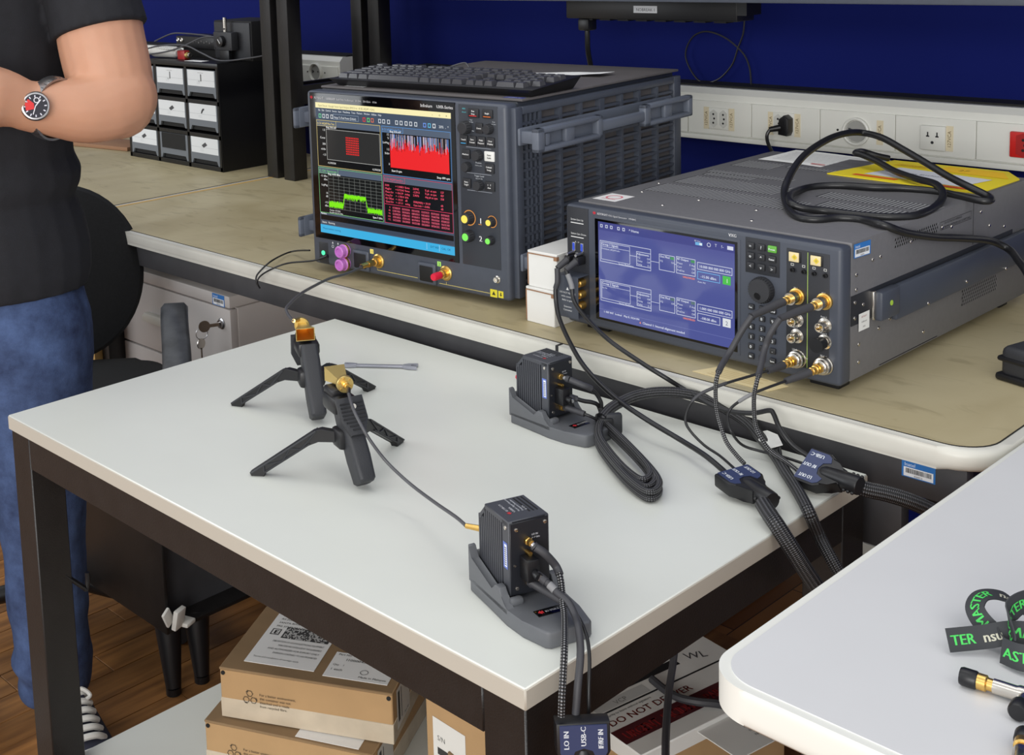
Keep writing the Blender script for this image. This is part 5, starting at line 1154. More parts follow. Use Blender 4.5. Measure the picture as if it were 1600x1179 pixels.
# coiled hank beside the rear extender
hk = thing('cable_hank', 'folded hank of braided black cable tied beside the rear extender', 'cable', (-.772, -.128, ZT))
base = [Vector(q)-Vector((-.772, -.128, ZT)) for q in CB['coil']]
cen = sum(base, Vector())/len(base)
for k in range(6):
    f = 1-.085*(k % 3); dz = .0046*(k//3)+.001*(k % 2)
    ptk = [cen+(q-cen)*f*1.0+Vector((0, 0, dz-.0045+.0008*k)) for q in base]
    ptk = [Vector((q.x+(1-f)*.6*(base[0].x-cen.x), q.y+(1-f)*.6*(base[0].y-cen.y), max(q.z, .0042))) for q in ptk]
    b_ = B(); sweep(b_, ptk, .0040, 10, closed=True, uv=True); obj('strand', b_, 'braid_coil', hk, 60)
cl = B(); box(cl, -.012, .012, -.010, .010, .002, .026, .004, 2, T(.004, .000, 0) @ RZ(-38)); obj('clamp', cl, 'black_plastic', hk)
cl = B(); box(cl, -.005, .005, -.014, .014, .001, .030, .004, 2, T(.012, .004, 0) @ RZ(-38)); obj('strap', cl, 'black_soft', hk)
# short leads of the rear extender
def ext_lead(key, label, M_, a, r_, sleeve):
    c = cable(key, 'module_lead', label, r_, 'cable_black'); q = M_ @ Vector(a); e_ = Vector(CB[key][0])
    lead_in(c, q, q+(e_-q)*.5, .0030, .0032, 'steel'); lead_in(c, q+(e_-q)*.45, e_, .0044, .0042, 'cable_sleeve')
    sub(key, 0, sleeve, .0040, 'cable_sleeve', c, 'sleeve'); return c
ext_lead('fx1', 'upper short lead from the rear extender into the tied hank', EM2, (.009, .0195, .0725), .0026, .36)
ext_lead('fx2', 'middle short lead from the rear extender into the tied hank', EM2, (.024, .018, .046), .0028, .1)
ext_lead('fx3', 'lowest short lead from the rear extender into the tied hank', EM2, (.009, .0215, .0305), .0020, .55)
c_ = ext_lead('nx1', 'upper lead of the foreground extender, speckled braid hanging over the table corner', EM, (.009, .0195, .0725), .0031, .28)
c_.data.materials[0] = MT['braid_fine']
c_ = ext_lead('nx2', 'middle lead of the foreground extender hanging over the table corner', EM, (.024, .018, .046), .0034, .1)
c_.data.materials[0] = MT['cable_sleeve']; sub('nx2', .13, .22, .0038, 'sleeve_mid', c_, 'marker_sleeve')
ext_lead('nx3', 'lowest thin lead of the foreground extender hanging over the table corner', EM, (.009, .0215, .0305), .0017, .35)
# power lead coiled on the generator
c_ = cable('power', 'power_cable', 'thick black power cable coiled loosely on the signal generator', .0052, 'cable_black', n=12)
c_ = cable('scope_usb', 'usb_cable', 'black lead plugged beside the oscilloscope power button', .0016, 'cable_black'); sub('scope_usb', 0, .12, .0034, 'cable_black', c_, 'plug')
c_ = cable('scope_usb2', 'thin_cable', 'thin black cable curling from behind the oscilloscope over the bench edge', .0016, 'cable_black')
# cable breakouts
def yoke(label, loc, rot, texts):
    t = thing('cable_breakout', label, 'cable breakout', loc, 0, 'cable breakouts with blue labels'); t.rotation_euler = rot
    w, th = .046, .017
    out = [(0, -w/2), (.026, -w/2), (.033, -w/2+.004), (.040, -.0125), (.052, -.0105), (.052, .0105), (.040, .0125), (.033, w/2-.004), (.026, w/2), (0, w/2)]
    obj('shell', prism(B(), out, -th/2, th/2, bev=.0025), 'black_plastic', t)
    lab = [(.0015, -w/2+.003), (.025, -w/2+.003), (.030, -w/2+.006), (.0325, -.011), (.024, -.0075), (.0215, 0), (.024, .0075), (.0325, .011), (.030, w/2-.006), (.025, w/2-.003), (.0015, w/2-.003)]
    lp = obj('label_plate', prism(B(), lab, th/2-.0005, th/2+.0007), 'yoke_blue', t, 0)
    p = Prt()
    for y, s_ in zip((-.0145, 0, .0145), texts): p.text(-.022 if y else -.0195, -y-.002, s_, .0062, (230, 234, 240), 1, bold=.0003, width=.0165 if len(s_) > 5 else None)
    p.build('lettering', lp, (0, 0, th/2+.0007), (-1, 0, 0), (0, -1, 0))
    obj('neck', lathe(B(), [(0, .0), (.006, .002), (.0082, .007), (.0088, .014), (.0098, .030), (.0106, .034), (.0106, .048), (.0098, .050), (0, .050)], 20, T(.022, 0, .003) @ RY(90)), 'black_plastic', t)
    for k in range(3):
        for s_ in (1, -1): obj('rivet', ball(B(), (.058+k*.0052, s_*.0112, .003), .0021), 'black_plastic', t)
    return t
yoke('blue-labelled cable breakout lying on the white table, front one', (-.562, -.162, ZT+.0175), (R(4), R(4), R(-22)), ('USB-C', 'RF OUT', 'LO OUT'))
yoke('blue-labelled cable breakout at the rear corner of the white table', (-.509, -.097, ZT+.0225), (R(36), R(1), R(-6)), ('LO OUT', 'RF OUT', 'USB-C'))
ym = Matrix(((0, .668, .744), (0, .744, -.668), (-1, 0, 0))).transposed()     # columns: local axes
ym = Matrix(((0., .668, .72), (0., .744, -.65), (-1., 0., .0))).to_3x3()
# local x down, y along camera-right, z towards the viewer
c0 = Vector((.06, -.05, -1)).normalized(); c2 = Vector((.744, -.668, .08)); c2 = (c2-c0*c2.dot(c0)).normalized(); c1 = c2.cross(c0)
ym = Matrix((c0, c1, c2)).transposed()
yoke('blue-labelled cable breakout hanging at the front corner of the white table', (-.437, -.592, .671), ym.to_euler(), ('LO IN', 'USB-C', 'IF/RF IN'))
# ------------------------------------------------------------------ person (local: x = the viewer's right, -y = towards the camera)
pn = thing('person', 'person in a black t-shirt and blue jeans wearing a steel watch', 'person', (-1.66, -.42, 0), YAW)
CX = -.135
def mirror(P): return [(2*CX-q[0], *q[1:]) for q in P]
def limb(bm, chain, n=20, sub=4, caps=True):
    P = [Vector(c[:3]) for c in chain]; rr = [c[3] for c in chain]
    PP = catmull(P, sub); RR = catmull([(r_, 0, 0) for r_ in rr], sub); RR = [v.x for v in RR]
    tn, us = frames(PP); rings = []
    for p_, t_, u_, r_ in zip(PP, tn, us, RR):
        w_ = t_.cross(u_); rings.append([bm.verts.new(p_+u_*(r_*math.cos(2*PI*k/n))+w_*(r_*math.sin(2*PI*k/n))) for k in range(n)])
    for a, c in zip(rings, rings[1:]):
        for k in range(n): bm.faces.new((a[k], a[(k+1) % n], c[(k+1) % n], c[k]))
    bm.faces.new(rings[0][::-1]); bm.faces.new(rings[-1])
    if caps: ball(bm, PP[0], RR[0]*.995); ball(bm, PP[-1], RR[-1]*.995)
def stack(bm, rows):
    loft(bm, [((cx, cy, z), (rx, 0, 0), (0, ry, 0)) for z, cx, cy, rx, ry in rows])
def remesh(o, vox, smooth=6, disp=None):
    m = o.modifiers.new('remesh', 'REMESH'); m.mode = 'VOXEL'; m.voxel_size = vox; m.use_smooth_shade = True
    s_ = o.modifiers.new('smooth', 'SMOOTH'); s_.factor = .5; s_.iterations = smooth
    if disp:
        tx = bpy.data.textures.new('folds', 'CLOUDS'); tx.noise_scale = disp[0]
        d = o.modifiers.new('folds', 'DISPLACE'); d.texture = tx; d.strength = disp[1]; d.mid_level = .5; d.texture_coords = 'LOCAL'
    return o
body = B()
upper = [(.005, .03, 1.40, .060), (.070, .005, 1.345, .064), (.108, -.025, 1.26, .066), (.118, -.042, 1.195, .068), (.132, -.060, 1.135, .066), (.143, -.070, 1.100, .058)]
fore = [(.150, -.072, 1.108, .056), (.128, -.092, 1.100, .056), (.098, -.112, 1.096, .0515), (.066, -.130, 1.101, .0445), (.040, -.146, 1.106, .0395), (.022, -.157, 1.111, .037)]
for mir in (False, True):
    f_ = mirror if mir else (lambda q: q)
    limb(body, f_(upper)); limb(body, f_(fore))
    # palm: a flattened block carried on from the wrist, then four fingers and a thumb closing on each other
    limb(body, f_([(.022, -.157, 1.113, .036), (-.004, -.170, 1.124, .043), (-.026, -.183, 1.128, .048), (-.046, -.192, 1.126, .042)]), sub=3)
    for k, (dz, ln) in enumerate(((.030, .92), (.010, 1.0), (-.010, .95), (-.029, .78))):
        L_ = ln; limb(body, f_([(-.045, -.196, 1.126+dz, .0105), (-.070*L_-.004, -.206, 1.128+dz, .0098), (-.088*L_, -.196, 1.129+dz, .0092), (-.090*L_, -.176, 1.128+dz, .0085), (-.078*L_, -.164, 1.127+dz, .0078)]), n=12, sub=3)
    limb(body, f_([(-.010, -.190, 1.158, .016), (-.034, -.205, 1.172, .0125), (-.056, -.208, 1.176, .0105), (-.074, -.203, 1.172, .009)]), n=12, sub=3)
stack(body, [(1.36, CX, .02, .10, .08), (1.42, CX, .02, .075, .066), (1.47, CX, .012, .060, .060), (1.54, CX, .0, .058, .060)])
stack(body, [(1.512, CX, -.045, .030, .028), (1.525, CX, -.035, .048, .050), (1.56, CX, -.012, .064, .078), (1.62, CX, .0, .074, .094), (1.67, CX, .004, .076, .098), (1.72, CX, .008, .070, .090), (1.752, CX, .01, .048, .062), (1.762, CX, .01, .02, .03)])
limb(body, [(CX, -.086, 1.655, .009), (CX, -.098, 1.63, .011), (CX, -.106, 1.612, .014), (CX, -.09, 1.602, .012)], n=12)
for s_ in (-1, 1):
    ball(body, (CX+s_*.078, .01, 1.63), .022, .35, .7, 1.35); ball(body, (CX+s_*.030, -.086, 1.668), .012, 1.4, .5, .6)
ball(body, (CX, -.080, 1.572), .014, 1.7, .7, .5)
stack(body, [(.80, CX, .02, .165, .105), (.95, CX, .02, .150, .100), (1.1, CX, .02, .155, .100), (1.25, CX, .02, .165, .105), (1.36, CX, .02, .155, .095), (1.40, CX, .02, .12, .08)])
for s_ in (0, 1):
    f_ = mirror if s_ else (lambda q: q)
    limb(body, f_([(-.05, .02, .82, .075), (-.045, .015, .5, .058), (-.046, .012, .3, .05), (-.046, .012, .07, .038)])); 
bo = remesh(obj('body', body, 'skin', pn), .0045, 2)
for s_ in (-1, 1):
    e_ = obj('eye', ball(B(), (CX+s_*.031, -.083, 1.645), .011), 'paper', pn); obj('iris', ball(B(), (CX+s_*.031, -.0905, 1.645), .0055), 'hair', e_)
hr = B(); stack(hr, [(1.60, CX, .045, .070, .062), (1.66, CX, .030, .082, .088), (1.71, CX, .018, .080, .098), (1.75, CX, .012, .062, .078), (1.775, CX, .012, .03, .04)]); remesh(obj('hair', hr, 'hair', pn), .008, 4)
# shirt
sh_ = B()
stack(sh_, [(.792, CX+.002, .02, .190, .140), (.82, CX+.002, .02, .196, .142), (.86, CX+.001, .02, .198, .140), (.90, CX, .02, .193, .136), (.94, CX, .02, .181, .130), (.965, CX, .018, .192, .134), (.985, CX, .018, .194, .132), (1.01, CX, .02, .184, .128), (1.1, CX, .02, .186, .126), (1.2, CX, .02, .192, .128), (1.30, CX, .02, .200, .126), (1.37, CX, .022, .188, .112), (1.41, CX, .024, .14, .09), (1.435, CX, .024, .085, .07)])
for mir in (False, True):
    f_ = mirror if mir else (lambda q: q)
    limb(sh_, f_([(-.01, .03, 1.37, .072), (.045, .015, 1.358, .074), (.084, -.010, 1.318, .073), (.102, -.026, 1.270, .0735), (.1165, -.040, 1.208, .0755)]), caps=False); ball(sh_, Vector(f_([(.02, .025, 1.365)])[0]), .07)
remesh(obj('t_shirt', sh_, 'shirt', pn), .0045, 3, (.12, .007))
# jeans
jn = B()
stack(jn, [(.70, CX, .02, .168, .112), (.76, CX, .02, .172, .116), (.84, CX, .02, .168, .114), (.90, CX, .02, .160, .108)])
for mir in (False, True):
    rows = [(.84, -.052, .02, .085, .105), (.74, -.042, .02, .099, .112), (.67, -.041, .018, .098, .106), (.60, -.041, .016, .092, .098), (.50, -.043, .013, .082, .090), (.42, -.045, .012, .074, .084), (.34, -.046, .012, .068, .078), (.28, -.0465, .012, .067, .076), (.24, -.048, .012, .068, .075), (.205, -.046, .012, .062, .070), (.175, -.044, .012, .063, .072), (.150, -.0465, .011, .069, .077), (.125, -.0405, .010, .060, .068), (.105, -.045, .010, .062, .068), (.085, -.046, .010, .060, .066)]
    if mir: rows = [(z, 2*CX-cx, cy, rx, ry) for z, cx, cy, rx, ry in rows]
    stack(jn, rows)
remesh(obj('jeans', jn, 'denim', pn), .006, 4, (.06, .007))
# shoes
def shoe(px, ang):
    M_ = T(px, .0, 0) @ RZ(ang)
    s_ = obj('shoe', B() and (lambda b_: (loft(b_, [(M_ @ Vector((0, y, z)), (M_.to_3x3() @ Vector((rx, 0, 0))), Vector((0, 0, rz))) for y, z, rx, rz in ((.075, .052, .028, .030), (.055, .055, .036, .034), (.0, .058, .041, .040), (-.06, .050, .043, .034), (-.12, .040, .046, .024), (-.165, .034, .043, .018), (-.19, .030, .028, .012))]), b_)[1])(B()), 'shoe_cloth', pn)
    b_ = B(); so = [(.030, .078), (.040, .05), (.043, 0), (.045, -.06), (.049, -.12), (.046, -.165), (.032, -.196), (0, -.205)]
    poly = so+[(-x, y) for x, y in so[-2::-1]]; prism(b_, poly, 0, .028, M_, .004); obj('sole', b_, 'rubber_white', s_)
    b_ = B(); loft(b_, [(M_ @ Vector((0, y, z)), M_.to_3x3() @ Vector((rx, 0, 0)), Vector((0, 0, rz))) for y, z, rx, rz in ((-.140, .040, .047, .022), (-.165, .036, .045, .020), (-.190, .031, .031, .014))]); obj('toe_cap', b_, 'rubber_white', s_)
    for k in range(6):
        y = -.035-k*.017; z = .0985-k*.0060
        b_ = B(); sweep(b_, [M_ @ Vector(q) for q in ((-.030, y+.004, z-.012), (-.014, y, z+.001), (.014, y-.003, z+.001), (.030, y+.003, z-.012))], .0055, 8); obj('lace', b_, 'rubber_white', s_)
    b_ = B(); sweep(b_, [M_ @ Vector(q) for q in ((-.004, -.035, .098), (.016, -.04, .108), (.030, -.05, .096), (.014, -.055, .092))], .0035, 8); obj('lace', b_, 'rubber_white', s_)
    obj('tongue', loft(B(), [(M_ @ Vector((0, y, z)), M_.to_3x3() @ Vector((.022, 0, 0)), Vector((0, .003, .006))) for y, z in ((-.015, .115), (-.05, .088), (-.11, .056))]), 'shoe_cloth', s_)
shoe(-.028, 30); shoe(2*CX+.040, -20)
# watch
wt = thing('wristwatch', 'steel wristwatch with a dark and red dial on the wrist', 'watch', (-1.66, -.42, 0), YAW)
wc = Vector((.058, -.135, 1.1025)); wa = Vector((.030, -.018, -.006)).normalized()
e1_ = Vector((0, 0, 1)); e1_ = (e1_-wa*e1_.dot(wa)).normalized(); e2_ = wa.cross(e1_)
b_ = B(); rings = []
N_ = 40
for k in range(N_):
    a = 2*PI*k/N_; d_ = e1_*math.cos(a)+e2_*math.sin(a); c_ = wc+d_*.0452
    rings.append([b_.verts.new(c_+wa*sx*.0098+d_*sz) for sx, sz in ((-1, -.001), (1, -.001), (1, .0022), (.33, .003), (-.33, .003), (-1, .0022))])
for k in range(N_):
    a, c = rings[k], rings[(k+1) % N_]
    for j in range(6): b_.faces.new((a[j], a[(j+1) % 6], c[(j+1) % 6], c[j]))
obj('bracelet', b_, 'steel', wt, 20)
ln_ = B()
for k in range(0, N_):
    a = 2*PI*(k+.5)/N_; d_ = e1_*math.cos(a)+e2_*math.sin(a); q = wc+d_*.0474; cyl(ln_, q-wa*.0088, q+wa*.0088, .0007, n=5)
obj('link_gaps', ln_, 'scope_dark', wt)
# dial faces the camera, a little low and to the right of the wrist
df = (Vector((.62, -1, .02))).normalized(); df = (df-wa*df.dot(wa)*.55).normalized(); dc = wc+(df-wa*df.dot(wa)).normalized()*.0520+Vector((.010, -.004, -.008))
am, _ = axis_m(dc, dc+df)
cs = obj('case', lathe(B(), [(0, 0), (.0205, 0), (.0215, .003), (.0215, .007), (.0195, .0095), (.0175, .0098), (.0172, .0085), (0, .0085)], 32, am), 'steel', wt)
p = Prt(); p.circ(0, 0, .0172, (26, 26, 40), 0, 28)
for k in range(12): a = 2*PI*k/12; p.line((.0125*math.cos(a), .0125*math.sin(a)), (.0160*math.cos(a), .0160*math.sin(a)), .0016, (214, 214, 226), 1)
p.poly([(-.002, -.004), (-.0135, -.006), (-.0150, .004), (-.010, .011), (-.002, .004)], (212, 40, 42), 1)
p.line((0, 0), (.008, .009), .0014, (230, 230, 236), 2); p.line((0, 0), (-.004, -.012), .0011, (230, 230, 236), 2); p.circ(.002, .0085, .0030, (220, 220, 226), 2, 14, .0042)
ux = am.to_3x3() @ Vector((1, 0, 0)); uy = am.to_3x3() @ Vector((0, 1, 0))
p.build('dial', cs, dc+df*.0085, ux, uy)
obj('crown', cyl(B(), dc-wa*.0215+df*.004, dc-wa*.026+df*.004, .0028, n=12), 'steel', cs)

# ------------------------------------------------------------------ office chair behind the person
chr_ = thing('office_chair', 'black office chair with a round backrest behind the person', 'chair', (-2.115, -.135, 0), R(50))
# local +x = towards the viewer's right, seat extends to -y
b_ = B()
cm = T(-.035, .075, .665) @ RX(90-8)
lathe(b_, [(0, -.018), (.12, -.016), (.165, -.006), (.172, .006), (.166, .018), (.13, .028), (0, .034)], 48, cm @ Matrix.Diagonal((1, 1.08, 1, 1))); obj('backrest', b_, 'chair_fabric', chr_)
obj('seat', prism(B(), rrect(-.21, .19, -.36, .05, (.08,)*4, 8), .42, .48, bev=.018, seg=3), 'chair_fabric', chr_)
obj('back_support', box(B(), -.055, -.015, .045, .075, .40, .62, .005), 'black_plastic', chr_)
for s_, x in ((1, .222), (-1, -.272)):
    ar = B(); sweep(ar, [(x-.03*s_, -.25, .44), (x+.008*s_, -.26, .47), (x+.014*s_, -.26, .55), (x+.014*s_, -.25, .62)], .014, 10); a_ = obj('armrest', ar, 'black_plastic', chr_)
    pdm = B()
    P_ = [(x, -.135, .618), (x+.003*s_, -.16, .640), (x+.012*s_, -.24, .634), (x+.024*s_, -.33, .608), (x+.034*s_, -.42, .575)]
    PPs = catmull(P_, 6); rings = []
    tn, us = frames(PPs)
    for i, (q, t_) in enumerate(zip(PPs, tn)):
        e = min(1, i/3, (len(PPs)-1-i)/3)*.35+.65; sd = Vector((1, 0, 0)); nn = sd.cross(t_).normalized()
        if nn.z < 0: nn = -nn
        rings.append([pdm.verts.new(q+sd*a_x*.026*e+nn*a_z*.013*e) for a_x, a_z in ((-1, -.6), (1, -.6), (1, .4), (.72, 1), (-.72, 1), (-1, .4))])
    for a, c in zip(rings, rings[1:]):
        for j in range(6): pdm.faces.new((a[j], a[(j+1) % 6], c[(j+1) % 6], c[j]))
    pdm.faces.new(rings[0][::-1]); pdm.faces.new(rings[-1]); obj('arm_pad', pdm, 'arm_pad', a_, 50)
obj('column', cyl(B(), (-.01, -.14, .09), (-.01, -.14, .42), .025), 'black_plastic', chr_)
for k in range(5):
    a = 2*PI*k/5+R(264); dx, dy = math.cos(a), math.sin(a); L_ = obj('base_leg', cyl(B(), (-.01, -.14, .095), (-.01+.24*dx, -.14+.24*dy, .070), .022, .014, 10), 'black_plastic', chr_)
    obj('caster', cyl(B(), (-.01+.24*dx-.012*dy, -.14+.24*dy+.012*dx, .0245), (-.01+.24*dx+.012*dy, -.14+.24*dy-.012*dx, .0245), .0245, n=18), 'black_plastic', L_)
# ------------------------------------------------------------------ drawer pedestal with keys
pe = thing('drawer_pedestal', 'pale grey drawer pedestal under the workbench with keys in its lock', 'pedestal', (-1.842, .062, 0))
obj('carcass', box(B(), -.44, 0, .018, .5, .03, .612, .002), 'pedestal', pe)
obj('top', box(B(), -.445, .003, -.004, .505, .614, .640, .004), 'pedestal', pe)
for z0, z1 in ((.466, .610), (.256, .462), (.04, .252)):
    d_ = obj('drawer', box(B(), -.438, -.002, 0, .018, z0, z1, .002), 'pedestal', pe)
    obj('handle', prism(B(), [(-.315, z1-.068), (-.315, z1-.080), (-.21, z1-.080), (-.21, z1-.068), (-.22, z1-.060), (-.305, z1-.060)], 0, .014, XZ, .002), 'grey_trim', d_)
asset_label(pe, (-.055, -.004, .6145), (1, 0, 0), (0, 0, 1), .042, .024)
lk = obj('lock', lathe(B(), [(0, 0), (.0115, 0), (.0115, .0015), (.0085, .003), (.0085, .006), (0, .006)], 20, T(-.033, 0, .577) @ RX(90)), 'steel', pe)
ky = thing('key_ring', 'two steel keys hanging from the pedestal lock', 'keys', (-1.875, .056, .577), R(-20))
k1_ = B(); box(k1_, -.0015, .0015, -.022, .0, -.0035, .0035); lathe(k1_, [(0, -.001), (.012, -.001), (.012, .001), (0, .001)], 18, T(0, -.031, 0) @ RY(90)); obj('key', k1_, 'nickel', ky)
rg = B(); sweep(rg, [(0, -.037+.012*math.cos(a), -.014+.012*math.sin(a)) for a in [2*PI*k/12 for k in range(12)]], .0009, 6, closed=True, sub=3); obj('split_ring', rg, 'steel', ky)
k2_ = B(); lathe(k2_, [(0, -.001), (.011, -.001), (.011, .001), (0, .001)], 18, T(.002, -.040, -.034) @ RZ(30) @ RY(90)); box(k2_, -.003, .003, -.001, .001, -.072, -.042, m=T(.002, -.040, 0)); obj('key', k2_, 'nickel', ky)
tag(obj('wood_offcut', box(B(), -2.305, -2.287, .0, .02, 0, .462), 'wood_strip'), 'upright yellow wooden strip at the left of the grey pedestal', 'wood strip')
# ------------------------------------------------------------------ black cabinet on legs between person and table
bc = thing('steel_cabinet', 'low black open-sided steel cabinet on splayed legs behind the table leg', 'cabinet', (-1.649, -.25, 0))
obj('front_panel', box(B(), -.32, 0, 0, .006, .122, .405, .001), 'black_steel', bc); obj('bottom_panel', box(B(), -.32, 0, .006, .20, .122, .130, .001), 'black_steel', bc); obj('top_panel', box(B(), -.32, 0, .0, .20, .400, .408, .001), 'black_steel', bc); obj('back_panel', box(B(), -.32, 0, .194, .20, .130, .400, .001), 'dark_apron', bc)
obj('inner_wall', box(B(), -.05, -.044, .006, .194, .130, .400), 'dark_apron', bc)
for x, y in ((-.024, .026), (-.020, .085), (-.315, .185)):
    lg_ = obj('leg', B() and cyl(B(), (x-.014, y, .125), (x+.012, y-.012, .012), .025, .014, 14), 'black_plastic', bc); obj('foot_pad', cyl(B(), (x+.012, y-.012, 0), (x+.012, y-.012, .013), .014, n=14), 'black_plastic', lg_)
cp = thing('plastic_clip', 'small white plastic clip on the floor of the black cabinet', 'clip', (-1.644, -.225, .130), R(20))
obj('clip_arm', box(B(), -.006, .004, -.020, .006, .002, .040, .002, m=RY(12)), 'rubber_white', cp); obj('clip_foot', box(B(), -.012, .016, .0, .026, .0, .008, .002), 'rubber_white', cp); obj('clip_tab', box(B(), -.010, -.004, -.020, .0, .020, .052, .002, m=RX(25)), 'rubber_white', cp)

# ------------------------------------------------------------------ cartons under the table
BW, BD, BH = .257, .27, .076
def carton(label, loc, yaw, topside):
    t = thing('carton', label, 'box', loc, yaw, 'brown equipment cartons')
    obj('carton_body', box(B(), 0, BW, 0, BD, 0, BH-.003, .0015, 1), 'card', t); obj('lid', box(B(), -.0008, BW+.0008, -.0008, BD, BH-.004, BH, .0012, 1), 'card_dark', t)
    obj('packing_tape', box(B(), -.0006, BW+.0006, -.0006, BD, .0005, .030, .0008, 1), 'packing_tape', t)
    for x in (.001, BW-.001): obj('corner_hole', cyl(B(), (x-(.004 if x > .1 else -.004), .001, BH-.008), (x-(.004 if x > .1 else -.004), -.0012, BH-.008), .0032, n=10), 'black_matte', t)
    p = Prt()
    for k in range(3):
        a = PI/2+k*2*PI/3; cx, cz = .045+.0065*math.cos(a), .036+.0065*math.sin(a); p.circ(cx, cz, .0042, (60, 52, 40), 1, 6, .0052); p.poly([(cx+.004*math.cos(a+1), cz+.004*math.sin(a+1)), (cx+.0065*math.cos(a+1.4), cz+.0065*math.sin(a+1.4)), (cx+.006*math.cos(a+.5), cz+.006*math.sin(a+.5))], (60, 52, 40), 1)
    for i, s_ in enumerate(('For a better environment,', 'this container was not', 'bleached and is made', 'from recycled fibre.')): p.text(.060, .041-i*.0058, s_, .0052, (60, 52, 40), 1)
    p.build('recycling_print', t, (0, 0, 0), base=.0010)
    p = Prt(); p.rect(.016, .012, .075, .070, (214, 212, 206)); p.rect(.022, .02, .03, .064, (60, 60, 60), 1); p.rect(.036, .02, .039, .064, (90, 90, 90), 1); p.text(.05, .016, 'Part No', .006, (60, 60, 60), 1)
    p.build('side_label', t, (BW, 0, 0), (0, 1, 0), (0, 0, 1), base=.0009)
    if topside:
        sl = obj('shipping_label', box(B(), .028, .135, .022, .185, BH, BH+.0006), 'paper', t, 0)
        p = Prt(); random.seed(5)
        p.frame(.036, .098, .050, .114, .0015, (30, 30, 30), 0); p.text(.040, .1005, 'E', .014, (30, 30, 30), 1, bold=.001)
        p.rect(.056, .092, .130, .122, (60, 60, 60))
        for i in range(36):
            for j in range(10):
                if random.random() < .5: p.rect(.0565+i*.002, .0925+j*.0029, .0582+i*.002, .0952+j*.0029, (200, 200, 198), 1)
        for i, s_ in enumerate(('SHIP TO: INSTITUTO', 'AV JOAO DE CAMARGO 510', 'SANTA RITA DO SAPUCAI', 'MG 37540 BRAZIL')): p.text(.038, .150-i*.010, s_, .006, (40, 40, 40), 1)
        for i, s_ in enumerate(('DESCRIPTION OF GOODS ELECTRONIC EQUIPMENT', 'THESE ITEMS ARE CONTROLLED BY THE GOVERNMENT', 'AND AUTHORIZED FOR EXPORT ONLY', 'DIVERSION CONTRARY TO LAW PROHIBITED')): p.text(.128, .080-i*.010, s_, .006, (50, 50, 50), 1, 'r', width=.08-.012*(i % 2))
        p.text(.036, .036, 'Terms and conditions of carriage apply', .005, (90, 90, 90), 1, width=.07); p.build('label_print', sl, (0, 0, BH+.0006), (1, 0, 0), (0, 1, 0))
        s2 = obj('packing_label', box(B(), .150, .245, .016, .078, BH, BH+.0006), 'paper', t, 0)
        p = Prt(); p.text(.155, .070, 'Part No  M9484-20001', .006, (60, 60, 60), 1); p.text(.17, .058, 'I10000436900', .008, (40, 40, 40), 1); p.text(.155, .044, 'Qty   1', .006, (60, 60, 60), 1); p.text(.155, .032, '1 each', .007, (50, 50, 50), 1); p.circ(.205, .036, .005, (120, 120, 120), 1, 14, .006); p.text(.2, .022, 'Made in Malaysia', .006, (60, 60, 60), 1); p.build('label_print', s2, (0, 0, BH+.0006), (1, 0, 0), (0, 1, 0))
    else:
        s2 = obj('packing_label', box(B(), .14, .235, .004, .06, BH, BH+.0006), 'paper', t, 0)
    return t
carton('lower flat brown carton of the stack under the white table', (-1.236, -.450, .165), R(26.5), False)
carton('upper flat brown carton with shipping label on top of the stack', (-1.2225, -.4285, .165+BH+.0012), R(29.5), True)
t = thing('carton', 'tall brown carton with a torn label beside the stack under the table', 'box', (-.936, -.30, .165), R(-2))
obj('carton_body', box(B(), 0, .15, 0, .13, 0, .25, .002, 1), 'card', t); obj('flap', prism(B(), [(.045, .12), (.15, .10), (.15, .0), (.062, .0), (.05, .06)], .0, .004, XZ), 'card_dark', t, 0)
p = Prt(); p.rect(.014, .045, .075, .155, (222, 220, 214)); p.rect(.022, .105, .066, .115, (50, 50, 50), 1); p.rect(.022, .085, .066, .088, (120, 120, 120), 1); p.text(.022, .125, 'S/N', .01, (70, 70, 70), 1); p.build('torn_label', t, (0, -.0, 0), (1, 0, 0), (0, 0, 1), base=.0005)
# white courier carton on the floor side
wb = thing('courier_carton', 'white courier carton with red DO NOT DELIVER print under the table', 'box', (-.697, -.155, .165), R(80))
# local x: along the text
obj('carton_body', box(B(), 0, .27, 0, .17, 0, .134, .002, 1), 'card', wb); obj('lid', box(B(), -.0008, .2708, -.0008, .1708, .112, .135, .0015, 1), 'card_white', wb)
p = Prt(); p.rect(.004, .118, .19, .132, (28, 28, 30)); p.text(.012, .120, 'SELECT OPTION', .012, (225, 225, 225), 1, bold=.0006); p.rect(.015, .095, .11, .113, (190, 190, 188)); p.text(.05, .098, 'VCP', .012, (120, 120, 118), 1); p.rect(.0, .090, .25, .093, (28, 28, 30)); p.text(.01, .064, 'DO NOT DELIVER', .017, (188, 60, 50), 1, width=.15, bold=.0004); p.text(.01, .082, 'Authority to leave without signature', .006, (80, 80, 80), 1)
p.rect(.0, .026, .27, .056, (74, 18, 24)); p.text(.01, .032, 'URGENT  INCIDENT  PARCEL', .022, (170, 44, 44), 1, width=.2, bold=.0008); p.text(.205, .12, 'WL', .022, (70, 70, 74), 1, rot=-20); p.build('courier_print', wb, (0, 0, .135), (1, 0, 0), (0, 1, 0))
sl = obj('paper_flap', box(B(), .10, .22, -.07, -.001, .128, .1295), 'card_white', wb, 0); p = Prt()
for i in range(4): p.text(.155, -.02-i*.01, 'Nota Fiscal 00%d' % (i+1), .006, (80, 80, 84), 1, rot=0)
p.build('flap_print', sl, (0, 0, .1295), (1, 0, 0), (0, 1, 0))
wk = tag(obj('wood_block', box(B(), -.66, -.60, .14, .40, .0, .10, .002), 'card_dark'), 'brown block on the floor in the gap between the tables', 'block')
b_ = B(); sweep(b_, CB['floorA'], .005, 8)
